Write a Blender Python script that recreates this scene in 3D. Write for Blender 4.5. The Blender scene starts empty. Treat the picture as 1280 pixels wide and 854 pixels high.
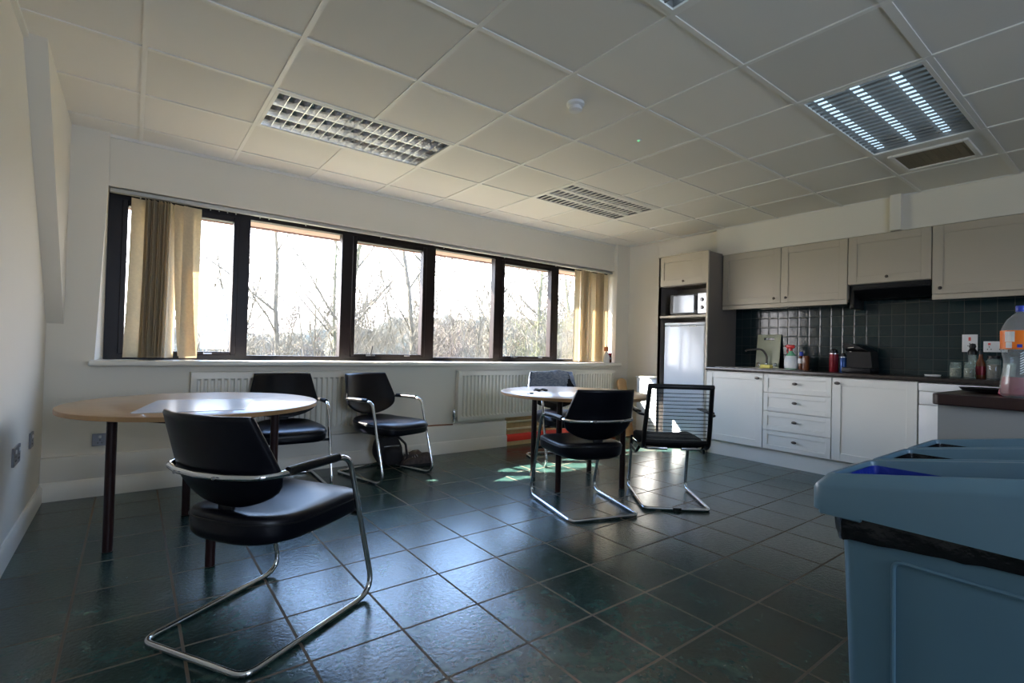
import bpy, bmesh, math, random
from mathutils import Vector, Matrix, Euler
PI = math.pi
R = math.radians
S = bpy.context.scene
COL = S.collection
random.seed(7)

# ------------------------------------------------------------------ materials
def mat(name, color=(.8, .8, .8), rough=.5, metal=0., spec=.5, emit=None, es=1., coat=0., build=None, noise=None, bump=None, trans=0., alpha=1.):
    m = bpy.data.materials.new(name); m.use_nodes = True
    nt = m.node_tree; b = nt.nodes['Principled BSDF']
    b.inputs['Base Color'].default_value = (*color, 1)
    b.inputs['Roughness'].default_value = rough
    b.inputs['Metallic'].default_value = metal
    b.inputs['Specular IOR Level'].default_value = spec
    b.inputs['Coat Weight'].default_value = coat
    b.inputs['Transmission Weight'].default_value = trans
    b.inputs['Alpha'].default_value = alpha
    if emit: b.inputs['Emission Color'].default_value = (*emit, 1); b.inputs['Emission Strength'].default_value = es
    N = nt.nodes.new; L = nt.links.new
    geo = None
    if noise or bump:
        geo = N('ShaderNodeTexCoord')
    if noise:   # (scale, amount, second colour, stretch)
        sc, amt, c2 = noise[:3]
        mp = N('ShaderNodeMapping'); mp.inputs['Scale'].default_value = noise[3] if len(noise) > 3 else (1, 1, 1)
        L(geo.outputs['Object'], mp.inputs['Vector'])
        t = N('ShaderNodeTexNoise'); t.inputs['Scale'].default_value = sc; t.inputs['Detail'].default_value = 5
        L(mp.outputs['Vector'], t.inputs['Vector'])
        r = N('ShaderNodeMapRange'); r.inputs['From Min'].default_value = .35; r.inputs['From Max'].default_value = .65; r.inputs['To Max'].default_value = amt
        L(t.outputs['Fac'], r.inputs['Value'])
        mx = N('ShaderNodeMix'); mx.data_type = 'RGBA'; mx.inputs['A'].default_value = (*color, 1); mx.inputs['B'].default_value = (*c2, 1)
        L(r.outputs['Result'], mx.inputs['Factor']); L(mx.outputs['Result'], b.inputs['Base Color'])
    if bump:    # (scale, strength, distance)
        t = N('ShaderNodeTexNoise'); t.inputs['Scale'].default_value = bump[0]; t.inputs['Detail'].default_value = 3
        L(geo.outputs['Object'], t.inputs['Vector'])
        bp = N('ShaderNodeBump'); bp.inputs['Strength'].default_value = bump[1]; bp.inputs['Distance'].default_value = bump[2]
        L(t.outputs['Fac'], bp.inputs['Height']); L(bp.outputs['Normal'], b.inputs['Normal'])
    if build: build(nt, b, N, L)
    return m

FT = .3454; FX, FY = 1.5619, 2.4833          # floor tile pitch and grid origin
CT = .6; CX, CY = 1.8086, 1.9030; CZ = 2.56  # ceiling tile pitch, grid origin, height

def floor_nodes(nt, b, N, L):
    g = N('ShaderNodeNewGeometry')
    v = N('ShaderNodeVectorMath'); v.operation = 'SUBTRACT'; v.inputs[1].default_value = (FX - 20 * FT - .0025, FY - 20 * FT - .0025, 0)
    L(g.outputs['Position'], v.inputs[0])
    br = N('ShaderNodeTexBrick'); br.offset = 0; br.squash = 1
    br.inputs['Scale'].default_value = 1; br.inputs['Brick Width'].default_value = FT; br.inputs['Row Height'].default_value = FT
    br.inputs['Mortar Size'].default_value = .0055; br.inputs['Mortar Smooth'].default_value = .15; br.inputs['Bias'].default_value = 0
    br.inputs['Color1'].default_value = (0, 0, 0, 1); br.inputs['Color2'].default_value = (1, 1, 1, 1); br.inputs['Mortar'].default_value = (.5, .5, .5, 1)
    L(v.outputs[0], br.inputs['Vector'])
    n1 = N('ShaderNodeTexNoise'); n1.inputs['Scale'].default_value = 7; n1.inputs['Detail'].default_value = 8; n1.inputs['Roughness'].default_value = .65; n1.inputs['Distortion'].default_value = .6
    n2 = N('ShaderNodeTexNoise'); n2.inputs['Scale'].default_value = 45; n2.inputs['Detail'].default_value = 5
    L(g.outputs['Position'], n1.inputs['Vector']); L(g.outputs['Position'], n2.inputs['Vector'])
    cr = N('ShaderNodeValToRGB'); e = cr.color_ramp.elements
    e[0].position = .32; e[0].color = (.006, .019, .019, 1); e[1].position = .68; e[1].color = (.040, .088, .074, 1)
    k = e.new(.5); k.color = (.020, .050, .045, 1)
    ad = N('ShaderNodeMath'); ad.operation = 'MULTIPLY_ADD'; ad.inputs[1].default_value = .10; L(br.outputs['Color'], ad.inputs[0]); L(n1.outputs['Fac'], ad.inputs[2])
    ad2 = N('ShaderNodeMath'); ad2.operation = 'MULTIPLY_ADD'; ad2.inputs[1].default_value = .25; L(n2.outputs['Fac'], ad2.inputs[0]); L(ad.outputs[0], ad2.inputs[2])
    sb = N('ShaderNodeMath'); sb.operation = 'SUBTRACT'; sb.inputs[1].default_value = .175; L(ad2.outputs[0], sb.inputs[0])
    L(sb.outputs[0], cr.inputs['Fac'])
    mx = N('ShaderNodeMix'); mx.data_type = 'RGBA'; mx.inputs['B'].default_value = (.12, .085, .055, 1)
    L(br.outputs['Fac'], mx.inputs['Factor']); L(cr.outputs['Color'], mx.inputs['A']); L(mx.outputs['Result'], b.inputs['Base Color'])
    rr = N('ShaderNodeMapRange'); rr.inputs['To Min'].default_value = .13; rr.inputs['To Max'].default_value = .33; L(n2.outputs['Fac'], rr.inputs['Value'])
    m2 = N('ShaderNodeMath'); m2.operation = 'MAXIMUM'; L(rr.outputs['Result'], m2.inputs[0])
    mm = N('ShaderNodeMath'); mm.operation = 'MULTIPLY'; mm.inputs[1].default_value = .9; L(br.outputs['Fac'], mm.inputs[0]); L(mm.outputs[0], m2.inputs[1])
    L(m2.outputs[0], b.inputs['Roughness'])
    h = N('ShaderNodeMath'); h.operation = 'MULTIPLY_ADD'; h.inputs[1].default_value = -1.2; L(br.outputs['Fac'], h.inputs[0])
    n3 = N('ShaderNodeTexNoise'); n3.inputs['Scale'].default_value = 60; n3.inputs['Detail'].default_value = 4; L(g.outputs['Position'], n3.inputs['Vector'])
    L(n3.outputs['Fac'], h.inputs[2])
    bp = N('ShaderNodeBump'); bp.inputs['Strength'].default_value = .35; bp.inputs['Distance'].default_value = .003
    L(h.outputs[0], bp.inputs['Height']); L(bp.outputs['Normal'], b.inputs['Normal'])
    b.inputs['Specular IOR Level'].default_value = .75

def ceil_nodes(nt, b, N, L):
    g = N('ShaderNodeNewGeometry')
    v = N('ShaderNodeVectorMath'); v.operation = 'SUBTRACT'; v.inputs[1].default_value = (CX - 20 * CT, CY - 20 * CT, 0)
    L(g.outputs['Position'], v.inputs[0])
    br = N('ShaderNodeTexBrick'); br.offset = 0; br.squash = 1
    br.inputs['Scale'].default_value = 1; br.inputs['Brick Width'].default_value = CT; br.inputs['Row Height'].default_value = CT
    br.inputs['Mortar Size'].default_value = .001; br.inputs['Color1'].default_value = (.72, .695, .64, 1); br.inputs['Color2'].default_value = (.84, .81, .75, 1); br.inputs['Mortar'].default_value = (.66, .64, .6, 1)
    L(v.outputs[0], br.inputs['Vector']); L(br.outputs['Color'], b.inputs['Base Color'])
    n = N('ShaderNodeTexNoise'); n.inputs['Scale'].default_value = 220; L(g.outputs['Position'], n.inputs['Vector'])
    bp = N('ShaderNodeBump'); bp.inputs['Strength'].default_value = .15; bp.inputs['Distance'].default_value = .002
    L(n.outputs['Fac'], bp.inputs['Height']); L(bp.outputs['Normal'], b.inputs['Normal'])

def splash_nodes(nt, b, N, L):
    g = N('ShaderNodeNewGeometry')
    sx = N('ShaderNodeSeparateXYZ'); L(g.outputs['Position'], sx.inputs[0])
    cx = N('ShaderNodeCombineXYZ')
    a1 = N('ShaderNodeMath'); a1.operation = 'ADD'; a1.inputs[1].default_value = 10.4 - 1.792 + .0 * .104; L(sx.outputs['Y'], a1.inputs[0])
    a2 = N('ShaderNodeMath'); a2.operation = 'ADD'; a2.inputs[1].default_value = 10.4 - 1.312; L(sx.outputs['Z'], a2.inputs[0])
    L(a1.outputs[0], cx.inputs['X']); L(a2.outputs[0], cx.inputs['Y'])
    br = N('ShaderNodeTexBrick'); br.offset = 0; br.squash = 1
    br.inputs['Scale'].default_value = 1; br.inputs['Brick Width'].default_value = .104; br.inputs['Row Height'].default_value = .104
    br.inputs['Mortar Size'].default_value = .0022; br.inputs['Mortar Smooth'].default_value = .1
    br.inputs['Color1'].default_value = (.006, .018, .022, 1); br.inputs['Color2'].default_value = (.010, .027, .030, 1); br.inputs['Mortar'].default_value = (.05, .062, .058, 1)
    L(cx.outputs[0], br.inputs['Vector']); L(br.outputs['Color'], b.inputs['Base Color'])
    br2 = N('ShaderNodeTexBrick'); br2.offset = 0; br2.squash = 1
    br2.inputs['Scale'].default_value = 1; br2.inputs['Brick Width'].default_value = .104; br2.inputs['Row Height'].default_value = .104
    br2.inputs['Mortar Size'].default_value = .012; br2.inputs['Mortar Smooth'].default_value = 1
    L(cx.outputs[0], br2.inputs['Vector'])
    n = N('ShaderNodeTexNoise'); n.inputs['Scale'].default_value = 14; L(g.outputs['Position'], n.inputs['Vector'])
    h = N('ShaderNodeMath'); h.operation = 'MULTIPLY_ADD'; h.inputs[1].default_value = -1; L(br2.outputs['Fac'], h.inputs[0])
    nm = N('ShaderNodeMath'); nm.operation = 'MULTIPLY'; nm.inputs[1].default_value = 1.5; L(n.outputs['Fac'], nm.inputs[0]); L(nm.outputs[0], h.inputs[2])
    bp = N('ShaderNodeBump'); bp.inputs['Strength'].default_value = .28; bp.inputs['Distance'].default_value = .003
    L(h.outputs[0], bp.inputs['Height']); L(bp.outputs['Normal'], b.inputs['Normal'])

def glass_mat(name, tint=(1, 1, 1), ior=1.45, rough=0.0, haze=0.0):
    m = bpy.data.materials.new(name); m.use_nodes = True; nt = m.node_tree; nt.nodes.clear()
    N = nt.nodes.new; L = nt.links.new
    o = N('ShaderNodeOutputMaterial'); t = N('ShaderNodeBsdfTransparent'); t.inputs[0].default_value = (*tint, 1)
    g = N('ShaderNodeBsdfGlossy'); g.inputs['Roughness'].default_value = rough
    lw = N('ShaderNodeLayerWeight'); lw.inputs['Blend'].default_value = .5   # Schlick reflectance, same on both faces
    pw = N('ShaderNodeMath'); pw.operation = 'POWER'; pw.inputs[1].default_value = 5; L(lw.outputs['Facing'], pw.inputs[0])
    f = N('ShaderNodeMath'); f.operation = 'MULTIPLY_ADD'; f.inputs[1].default_value = .96; f.inputs[2].default_value = .04; L(pw.outputs[0], f.inputs[0])
    x = N('ShaderNodeMixShader'); L(f.outputs[0], x.inputs[0]); L(t.outputs[0], x.inputs[1]); L(g.outputs[0], x.inputs[2])
    if haze:
        d = N('ShaderNodeBsdfDiffuse'); d.inputs[0].default_value = (*tint, 1)
        y = N('ShaderNodeMixShader'); y.inputs[0].default_value = haze; L(x.outputs[0], y.inputs[1]); L(d.outputs[0], y.inputs[2]); L(y.outputs[0], o.inputs[0])
    else: L(x.outputs[0], o.inputs[0])
    return m

def fabric_mat(name, color, transl=.45):
    m = bpy.data.materials.new(name); m.use_nodes = True; nt = m.node_tree; nt.nodes.clear()
    N = nt.nodes.new; L = nt.links.new
    o = N('ShaderNodeOutputMaterial'); d = N('ShaderNodeBsdfDiffuse'); t = N('ShaderNodeBsdfTranslucent'); x = N('ShaderNodeMixShader')
    tc = N('ShaderNodeTexCoord'); n = N('ShaderNodeTexNoise'); n.inputs['Scale'].default_value = 60
    L(tc.outputs['Object'], n.inputs['Vector'])
    c = N('ShaderNodeMix'); c.data_type = 'RGBA'; c.inputs['A'].default_value = (*[k * .85 for k in color], 1); c.inputs['B'].default_value = (*[min(1, k * 1.1) for k in color], 1)
    L(n.outputs['Fac'], c.inputs['Factor']); L(c.outputs['Result'], d.inputs[0]); L(c.outputs['Result'], t.inputs[0])
    x.inputs[0].default_value = transl; L(d.outputs[0], x.inputs[1]); L(t.outputs[0], x.inputs[2]); L(x.outputs[0], o.inputs[0])
    return m

M = {}
M['wall'] = mat('painted wall', (.80, .755, .66), .6, noise=(3, .25, (.77, .72, .62)), bump=(150, .06, .001))
M['wall_fascia'] = M['wall']
M['gloss_white'] = mat('white gloss paint', (.80, .77, .70), .3, noise=(5, .2, (.75, .72, .65)))
M['floor'] = mat('slate green floor tile', build=floor_nodes)
M['ceiling'] = mat('mineral ceiling tile', rough=.8, spec=.2, build=ceil_nodes)
M['tee'] = mat('white ceiling bar', (.80, .78, .73), .45, noise=(3, .2, (.74, .72, .67)))
M['splash'] = mat('dark green glazed tile', rough=.14, spec=.5, build=splash_nodes)
M['frame'] = mat('dark brown window frame', (.006, .0035, .004), .38, spec=.25, noise=(6, .5, (.010, .005, .004)))
M['soffit'] = mat('pink brown soffit board', (.40, .28, .24), .7, noise=(4, .4, (.34, .24, .20)))
M['glass'] = glass_mat('window glass')
M['blind'] = fabric_mat('tan blind fabric', (.74, .65, .49), .42)
M['track'] = mat('grey blind track', (.42, .42, .40), .4, metal=.3, noise=(20, .3, (.36, .36, .34)))
M['rad'] = mat('radiator enamel', (.80, .77, .69), .35, noise=(5, .2, (.76, .73, .65)))
M['leather'] = mat('black leather', (.0020, .0022, .0050), .33, spec=.24, noise=(25, .5, (.004, .004, .007)), bump=(260, .12, .0008))
M['chrome'] = mat('chrome tube', (.72, .73, .75), .10, metal=1., noise=(12, .2, (.66, .67, .69)))
M['steel'] = mat('brushed steel', (.45, .45, .46), .28, metal=1., noise=(30, .4, (.38, .38, .40)))
M['darksteel'] = mat('dark pewter knob', (.10, .085, .075), .35, metal=.8, noise=(30, .4, (.06, .05, .05)))
M['oak'] = mat('oak veneer', (.47, .30, .155), .30, coat=.25, noise=(5, .8, (.38, .23, .11), (1, 9, 1)))
M['oakedge'] = mat('oak edging', (.36, .21, .09), .4, noise=(20, .5, (.28, .15, .07)))
M['leg'] = mat('dark red brown lacquer', (.022, .007, .007), .33, spec=.3, noise=(9, .5, (.02, .008, .008)))
M['plastic'] = mat('clear plastic sheet', (.62, .66, .76), .24, spec=.7, noise=(3, .3, (.55, .59, .70)))
M['blackplastic'] = mat('black plastic', (.005, .005, .006), .4, spec=.3, noise=(30, .4, (.008, .008, .009)))
M['blackfabric'] = mat('black woven fabric', (.005, .005, .006), .85, spec=.2, noise=(60, .5, (.009, .009, .011)), bump=(300, .3, .001))
M['cab'] = mat('cream cabinet paint', (0.499, 0.439, 0.348), .42, noise=(4, .2, (0.464, 0.408, 0.323)))
M['cabbase'] = mat('white cabinet paint', (.80, .78, .72), .38, noise=(4, .2, (.76, .74, .68)))
M['carcass'] = mat('taupe cabinet carcass', (.21, .175, .15), .5, noise=(5, .3, (.18, .15, .13)))
M['worktop'] = mat('dark worktop laminate', (.020, .015, .014), .25, noise=(50, .6, (.045, .032, .028)))
M['penwood'] = mat('dark red brown worktop', (.022, .007, .007), .28, noise=(12, .6, (.03, .011, .009), (1, 6, 1)))
M['penpanel'] = mat('grey painted panel', (.30, .305, .30), .5, noise=(5, .25, (.27, .275, .27)))
M['fridge'] = mat('white fridge enamel', (.78, .81, .86), .14, noise=(3, .15, (.74, .77, .82)))
M['white'] = mat('white plastic', (.78, .78, .77), .35, noise=(8, .2, (.72, .72, .71)))
M['binblue'] = mat('pale blue bin plastic', (.095, .185, .255), .36, noise=(4, .35, (.08, .16, .225)), bump=(400, .05, .0005))
M['binrim'] = mat('pale blue bin collar', (.105, .20, .275), .33, noise=(4, .3, (.09, .175, .245)))
M['binbag'] = mat('black bin liner', (.006, .006, .008), .25, bump=(35, .7, .006), noise=(10, .3, (.01, .01, .012)))
M['bluebag'] = mat('blue bin liner', (.010, .030, .30), .35, bump=(35, .5, .006), noise=(10, .3, (.008, .022, .22)))
M['red'] = mat('red painted strip', (.82, .045, .025), .4, noise=(9, .3, (.70, .035, .02)))
M['pipe'] = mat('cream painted pipe', (.84, .76, .50), .4, noise=(9, .3, (.78, .68, .42)))
M['tan'] = mat('bare tan timber', (.62, .44, .20), .6, noise=(6, .6, (.50, .34, .15), (6, 1, 1)))
M['reflector'] = mat('polished louvre aluminium', (.78, .78, .80), .22, metal=.9, noise=(20, .2, (.7, .7, .73)))
M['louvre'] = mat('grey louvre blade', (.22, .21, .20), .45, metal=.2, noise=(20, .3, (.19, .18, .17)))
M['tube_off'] = mat('white lamp tube', (.85, .86, .88), .3, noise=(20, .1, (.8, .81, .83)))
M['tube_on'] = mat('lit lamp tube', (.85, .9, .95), .3, emit=(.55, .80, 1.), es=1.25, noise=(20, .1, (.8, .85, .9)))
M['brown'] = mat('tan grille panel', (.20, .165, .10), .6, noise=(9, .4, (.16, .13, .08)))
M['cable'] = mat('copper pipe', (.30, .13, .07), .4, metal=.5, noise=(20, .4, (.22, .1, .05)))
M['chopboard'] = mat('pale green chopping board', (.52, .55, .38), .35, noise=(5, .3, (.47, .50, .34)))
M['sponge'] = mat('yellow sponge', (.85, .75, .22), .9, bump=(90, .8, .004), noise=(40, .5, (.75, .64, .15)))
M['greenclear'] = mat('green bottle plastic', (.16, .42, .25), .15, noise=(8, .3, (.12, .34, .20)))
M['redplastic'] = mat('red plastic', (.60, .03, .035), .3, noise=(8, .3, (.5, .02, .03)))
M['label'] = mat('white paper label', (.80, .80, .78), .5, noise=(18, .6, (.55, .62, .70)))
M['darkred'] = mat('dark red enamel', (.20, .012, .02), .25, metal=.3, noise=(8, .3, (.15, .01, .015)))
M['bluemetal'] = mat('blue enamel', (.012, .06, .22), .25, metal=.3, noise=(8, .3, (.01, .045, .17)))
M['brownglass'] = mat('brown bottle', (.12, .035, .012), .2, noise=(8, .3, (.09, .025, .01)))
M['bluecap'] = mat('blue cap plastic', (.012, .045, .42), .3, noise=(8, .3, (.01, .035, .34)))
M['jar'] = glass_mat('jar glass', (.80, .90, .86), haze=.14)
M['bottle'] = glass_mat('clear bottle plastic', (.84, .88, .88), rough=.03, haze=.13)
M['orange'] = mat('orange label', (.88, .20, .01), .4, noise=(12, .35, (.80, .14, .01)))
M['coffee'] = mat('instant coffee', (.05, .02, .01), .9, noise=(90, .8, (.10, .045, .02)))
M['pasta'] = mat('dry mixed pieces', (.26, .22, .15), .8, noise=(60, .9, (.08, .06, .035)))
M['pink'] = mat('crimson packet', (.42, .01, .07), .35, noise=(15, .5, (.28, .01, .05)))
M['yellow'] = mat('olive yellow packet', (.30, .26, .02), .4, noise=(15, .6, (.15, .12, .02)))
M['knit'] = mat('blue grey knitted cloth', (.16, .20, .29), .95, noise=(40, .9, (.36, .41, .50), (1, 1, 2.2)), bump=(120, .9, .006))
M['canvas'] = mat('black bag canvas', (.012, .010, .012), .75, noise=(20, .5, (.02, .016, .016)), bump=(60, .4, .004))
M['shoe'] = mat('dark shoe upper', (.035, .024, .020), .6, noise=(30, .8, (.10, .07, .06)))
M['grass'] = mat('winter grass', (0.120, 0.111, 0.060), .9, noise=(.15, .9, (0.156, 0.138, 0.084)))
M['bark'] = mat('pale bark', (0.071, 0.063, 0.052), .85, noise=(4, .8, (0.101, 0.092, 0.071)))
M['barkgreen'] = mat('mossy green bark', (0.071, 0.076, 0.042), .85, noise=(4, .8, (0.109, 0.109, 0.063)))
M['twig'] = mat('tan twigs', (0.080, 0.069, 0.050), .85, noise=(2, .8, (0.105, 0.092, 0.069)))
M['twigred'] = mat('pinkish brown twigs', (0.080, 0.063, 0.057), .85, noise=(2, .8, (0.105, 0.084, 0.073)))
M['leaf'] = mat('olive leaves', (0.063, 0.071, 0.025), .8, noise=(3, .9, (0.097, 0.097, 0.042)))
M['hedge'] = mat('hazy distant woodland', (0.085, 0.090, 0.075), .95, noise=(.5, .9, (0.110, 0.110, 0.095)))
M['blackhole'] = mat('dark recess', (.012, .012, .012), .8, noise=(9, .3, (.016, .016, .016)))
M['led'] = mat('green indicator', (.1, .8, .3), .4, emit=(.15, 1, .35), es=1.2, noise=(9, .1, (.1, .7, .3)))
M['redled'] = mat('red switch rocker', (.75, .12, .10), .4, noise=(9, .3, (.6, .08, .07)))
M['ground_ext'] = mat('outer brickwork', (.35, .2, .14), .9, noise=(8, .6, (.28, .16, .11)))
M['switch'] = mat('brushed dark steel plate', (.22, .22, .24), .35, metal=.7, noise=(30, .4, (.18, .18, .2)))

# ------------------------------------------------------------------ mesh builder
def fillet(pts, rad, n=6, closed=False):
    P = [Vector(p) for p in pts]; out = []
    m = len(P)
    for i, p in enumerate(P):
        r = rad[i] if isinstance(rad, (list, tuple)) else rad
        if (not closed and i in (0, m - 1)) or r <= 0: out.append(p); continue
        a = P[(i - 1) % m]; c = P[(i + 1) % m]
        u = (a - p); v = (c - p); lu, lv = u.length, v.length; u.normalize(); v.normalize()
        ang = u.angle(v)
        if ang > PI - .02: out.append(p); continue
        d = min(r / math.tan(ang / 2), lu * .49, lv * .49)
        p0 = p + u * d; p2 = p + v * d
        for k in range(n + 1):
            t = k / n
            w = (1 - t) ** 2, 2 * t * (1 - t), t * t
            out.append(p0 * w[0] + p * w[1] + p2 * w[2])
    return out

class MB:
    def __init__(s): s.v = []; s.f = []; s.mi = []
    def add(s, vs, fs, mi=0):
        o = len(s.v); s.v += [tuple(v) for v in vs]; s.f += [tuple(i + o for i in f) for f in fs]; s.mi += [mi] * len(fs); return s
    def box(s, x0, x1, y0, y1, z0, z1, mi=0):
        vs = [(x, y, z) for x in (x0, x1) for y in (y0, y1) for z in (z0, z1)]
        return s.add(vs, [(0, 1, 3, 2), (4, 6, 7, 5), (0, 4, 5, 1), (2, 3, 7, 6), (0, 2, 6, 4), (1, 5, 7, 3)], mi)
    def rbox(s, x0, x1, y0, y1, z0, z1, r=.005, seg=2, mi=0, mtx=None):
        bm = bmesh.new(); bmesh.ops.create_cube(bm, size=1)
        for v in bm.verts: v.co = Vector(((x0 + x1) / 2 + v.co.x * (x1 - x0), (y0 + y1) / 2 + v.co.y * (y1 - y0), (z0 + z1) / 2 + v.co.z * (z1 - z0)))
        r = min(r, .49 * min(x1 - x0, y1 - y0, z1 - z0))
        bmesh.ops.bevel(bm, geom=bm.edges[:], offset=r, segments=seg, affect='EDGES', profile=.5)
        bm.verts.index_update()
        vs = [(mtx @ v.co if mtx else v.co.copy()) for v in bm.verts]
        fs = [[v.index for v in f.verts] for f in bm.faces]; bm.free()
        return s.add(vs, fs, mi)
    def tube(s, pts, r, n=10, closed=False, mi=0, cap=True, flat=None):
        P = [Vector(p) for p in pts]; m = len(P); rings = []
        T = []
        for i in range(m):
            if closed: t = P[(i + 1) % m] - P[i - 1]
            else: t = P[min(i + 1, m - 1)] - P[max(i - 1, 0)]
            T.append(t.normalized())
        up = Vector((0, 0, 1)) if abs(T[0].z) < .9 else Vector((0, 1, 0))
        nrm = (up - T[0] * up.dot(T[0])).normalized()
        for i in range(m):
            if i: 
                q = T[i - 1].rotation_difference(T[i]); nrm = (q @ nrm); nrm = (nrm - T[i] * nrm.dot(T[i])).normalized()
            b = T[i].cross(nrm); ri = r[i] if isinstance(r, (list, tuple)) else r
            fa = flat or 1
            rings.append([P[i] + (nrm * math.cos(2 * PI * k / n) * fa + b * math.sin(2 * PI * k / n)) * ri for k in range(n)])
        vs = [v for g in rings for v in g]; fs = []
        for i in range(m if closed else m - 1):
            a = i * n; c = ((i + 1) % m) * n
            if closed and i == m - 1:
                sh = min(range(n), key=lambda q: (rings[0][q] - rings[-1][0]).length)
            else: sh = 0
            for k in range(n): fs.append((a + k, a + (k + 1) % n, c + (k + 1 + sh) % n, c + (k + sh) % n))
        if cap and not closed: fs += [tuple(range(n))[::-1], tuple((m - 1) * n + k for k in range(n))]
        return s.add(vs, fs, mi)
    def lathe(s, prof, c=(0, 0, 0), n=24, mi=0, mtx=None):
        vs = []; fs = []; m = len(prof)
        for r, z in prof:
            for k in range(n):
                a = 2 * PI * k / n; p = Vector((c[0] + r * math.cos(a), c[1] + r * math.sin(a), c[2] + z))
                if mtx: p = mtx @ p
                vs.append(p)
        for i in range(m - 1):
            for k in range(n): fs.append((i * n + k, i * n + (k + 1) % n, (i + 1) * n + (k + 1) % n, (i + 1) * n + k))
        if prof[0][0] > 1e-5: fs.append(tuple(range(n))[::-1])
        if prof[-1][0] > 1e-5: fs.append(tuple((m - 1) * n + k for k in range(n)))
        return s.add(vs, fs, mi)
    def prism(s, poly, ax, lo, hi, mi=0):
        # poly in the two other axes in order; ax = 'x','y','z'
        def P(a, b, c): return {'x': (c, a, b), 'y': (a, c, b), 'z': (a, b, c)}[ax]
        n = len(poly); vs = [P(a, b, lo) for a, b in poly] + [P(a, b, hi) for a, b in poly]
        fs = [tuple(range(n))[::-1], tuple(range(n, 2 * n))] + [(k, (k + 1) % n, n + (k + 1) % n, n + k) for k in range(n)]
        return s.add(vs, fs, mi)
    def rings(s, R_, closed=True, mi=0, cap=True):
        m = len(R_); n = len(R_[0]); vs = [v for g in R_ for v in g]; fs = []
        for i in range(m - 1):
            for k in range(n if closed else n - 1): fs.append((i * n + k, i * n + (k + 1) % n, (i + 1) * n + (k + 1) % n, (i + 1) * n + k))
        if cap: fs += [tuple(range(n))[::-1], tuple((m - 1) * n + k for k in range(n))]
        return s.add(vs, fs, mi)
    def build(s, name, mats, parent=None, smooth=35, world=True):
        me = bpy.data.meshes.new(name)
        off = parent_world(parent) if (parent and world) else Vector((0, 0, 0))
        me.from_pydata([tuple(Vector(v) - off) for v in s.v], [], s.f)
        if not isinstance(mats, (list, tuple)): mats = [mats]
        for k in mats: me.materials.append(M[k] if isinstance(k, str) else k)
        for p, i in zip(me.polygons, s.mi): p.material_index = i
        bm = bmesh.new(); bm.from_mesh(me); bmesh.ops.recalc_face_normals(bm, faces=bm.faces[:]); bm.to_mesh(me); bm.free()
        if smooth:
            me.polygons.foreach_set('use_smooth', [True] * len(me.polygons))
            me.set_sharp_from_angle(angle=R(smooth))
        me.update()
        o = bpy.data.objects.new(name, me); COL.objects.link(o)
        if parent: o.parent = parent
        return o

def parent_world(p):
    v = Vector((0, 0, 0))
    while p: v += p.location; p = p.parent
    return v

def tag(o, label=None, cat=None, group=None, kind=None):
    if label: o['label'] = label
    if cat: o['category'] = cat
    if group: o['group'] = group
    if kind: o['kind'] = kind
    return o
def thing(name, label, cat, loc=(0, 0, 0), rz=0, group=None, kind=None):
    o = bpy.data.objects.new(name, None); COL.objects.link(o); o.location = loc; o.rotation_euler = (0, 0, rz); o.empty_display_size = .1
    return tag(o, label, cat, group, kind)
def struct(mb, name, mats, parent=None, smooth=35):
    o = mb.build(name, mats, parent, smooth)
    if not parent: o['kind'] = 'structure'
    return o
def copy_tree(o, parent=None):
    c = o.copy(); COL.objects.link(c); c.parent = parent
    for ch in [k for k in bpy.data.objects if k.parent == o]: copy_tree(ch, c)
    return c

# ------------------------------------------------------------------ room shell
XL, XR = -.46, 5.74
YB = -2.7
YF, YP, YW, YX = 4.60, 4.55, 4.55, 4.51       # fascia, pier, wall below sill, pipe boxing front
WX0, WX1 = -.165, 5.24
T = .12
struct(MB().box(XL - T, 6.2, YB - T, 4.95, -.12, 0), 'floor', 'floor', smooth=0)
LIGHTS = [(CX - 1.2, CY + 1.2), (CX + 1.2, CY + 1.2), (CX + 1.2, CY - 1.2), (CX - 1.2, CY - 1.2)]
m = MB()
open_cells = set()
for lx, ly in LIGHTS:
    i0 = round((lx - CX) / CT); j0 = round((ly - CY) / CT)
    open_cells |= {(i0, j0), (i0 + 1, j0)}
for i in range(-4, 8):
    for j in range(-8, 6):
        if (i, j) in open_cells: continue
        a, b_, c, d = CX + CT * i, CX + CT * (i + 1), CY + CT * j, CY + CT * (j + 1)
        a = max(a, XL - T); b_ = min(b_, 6.2); c = max(c, YB - T); d = min(d, 4.95)
        if a < b_ and c < d: m.box(a, b_, c, d, CZ, CZ + .02)
m.box(XL - T, 6.2, YB - T, 4.95, CZ + .16, CZ + .2)
struct(m, 'ceiling', 'ceiling', smooth=0)
m = MB()
for i in range(-4, 7):
    for j in range(-8, 6):
        x, y = CX + CT * i, CY + CT * j
        w = .018 if j == -2 else .012
        a, b_ = max(x, XL), min(x + CT, 5.5)
        if a < b_ and YB < y < YF: m.box(a, b_, y - w, y + w, CZ - .006, CZ)
        c, d = max(y, YB), min(y + CT, YF)
        if c < d and XL < x < 5.5 and not ((i, j) in open_cells and (i - 1, j) in open_cells): m.box(x - .012, x + .012, c, d, CZ - .007, CZ)
struct(m, 'trim_1', 'tee', smooth=0)          # ceiling grid bars
m = MB().box(XL, 5.5, YF - .022, YF, CZ - .02, CZ).box(XL, XL + .022, YB, YF, CZ - .02, CZ)
struct(m, 'trim_2', 'tee', smooth=0)

# left wall
struct(MB().box(XL - T, XL, YB, 4.95, 0, CZ + .02), 'wall_left', 'wall', smooth=0)
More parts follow.
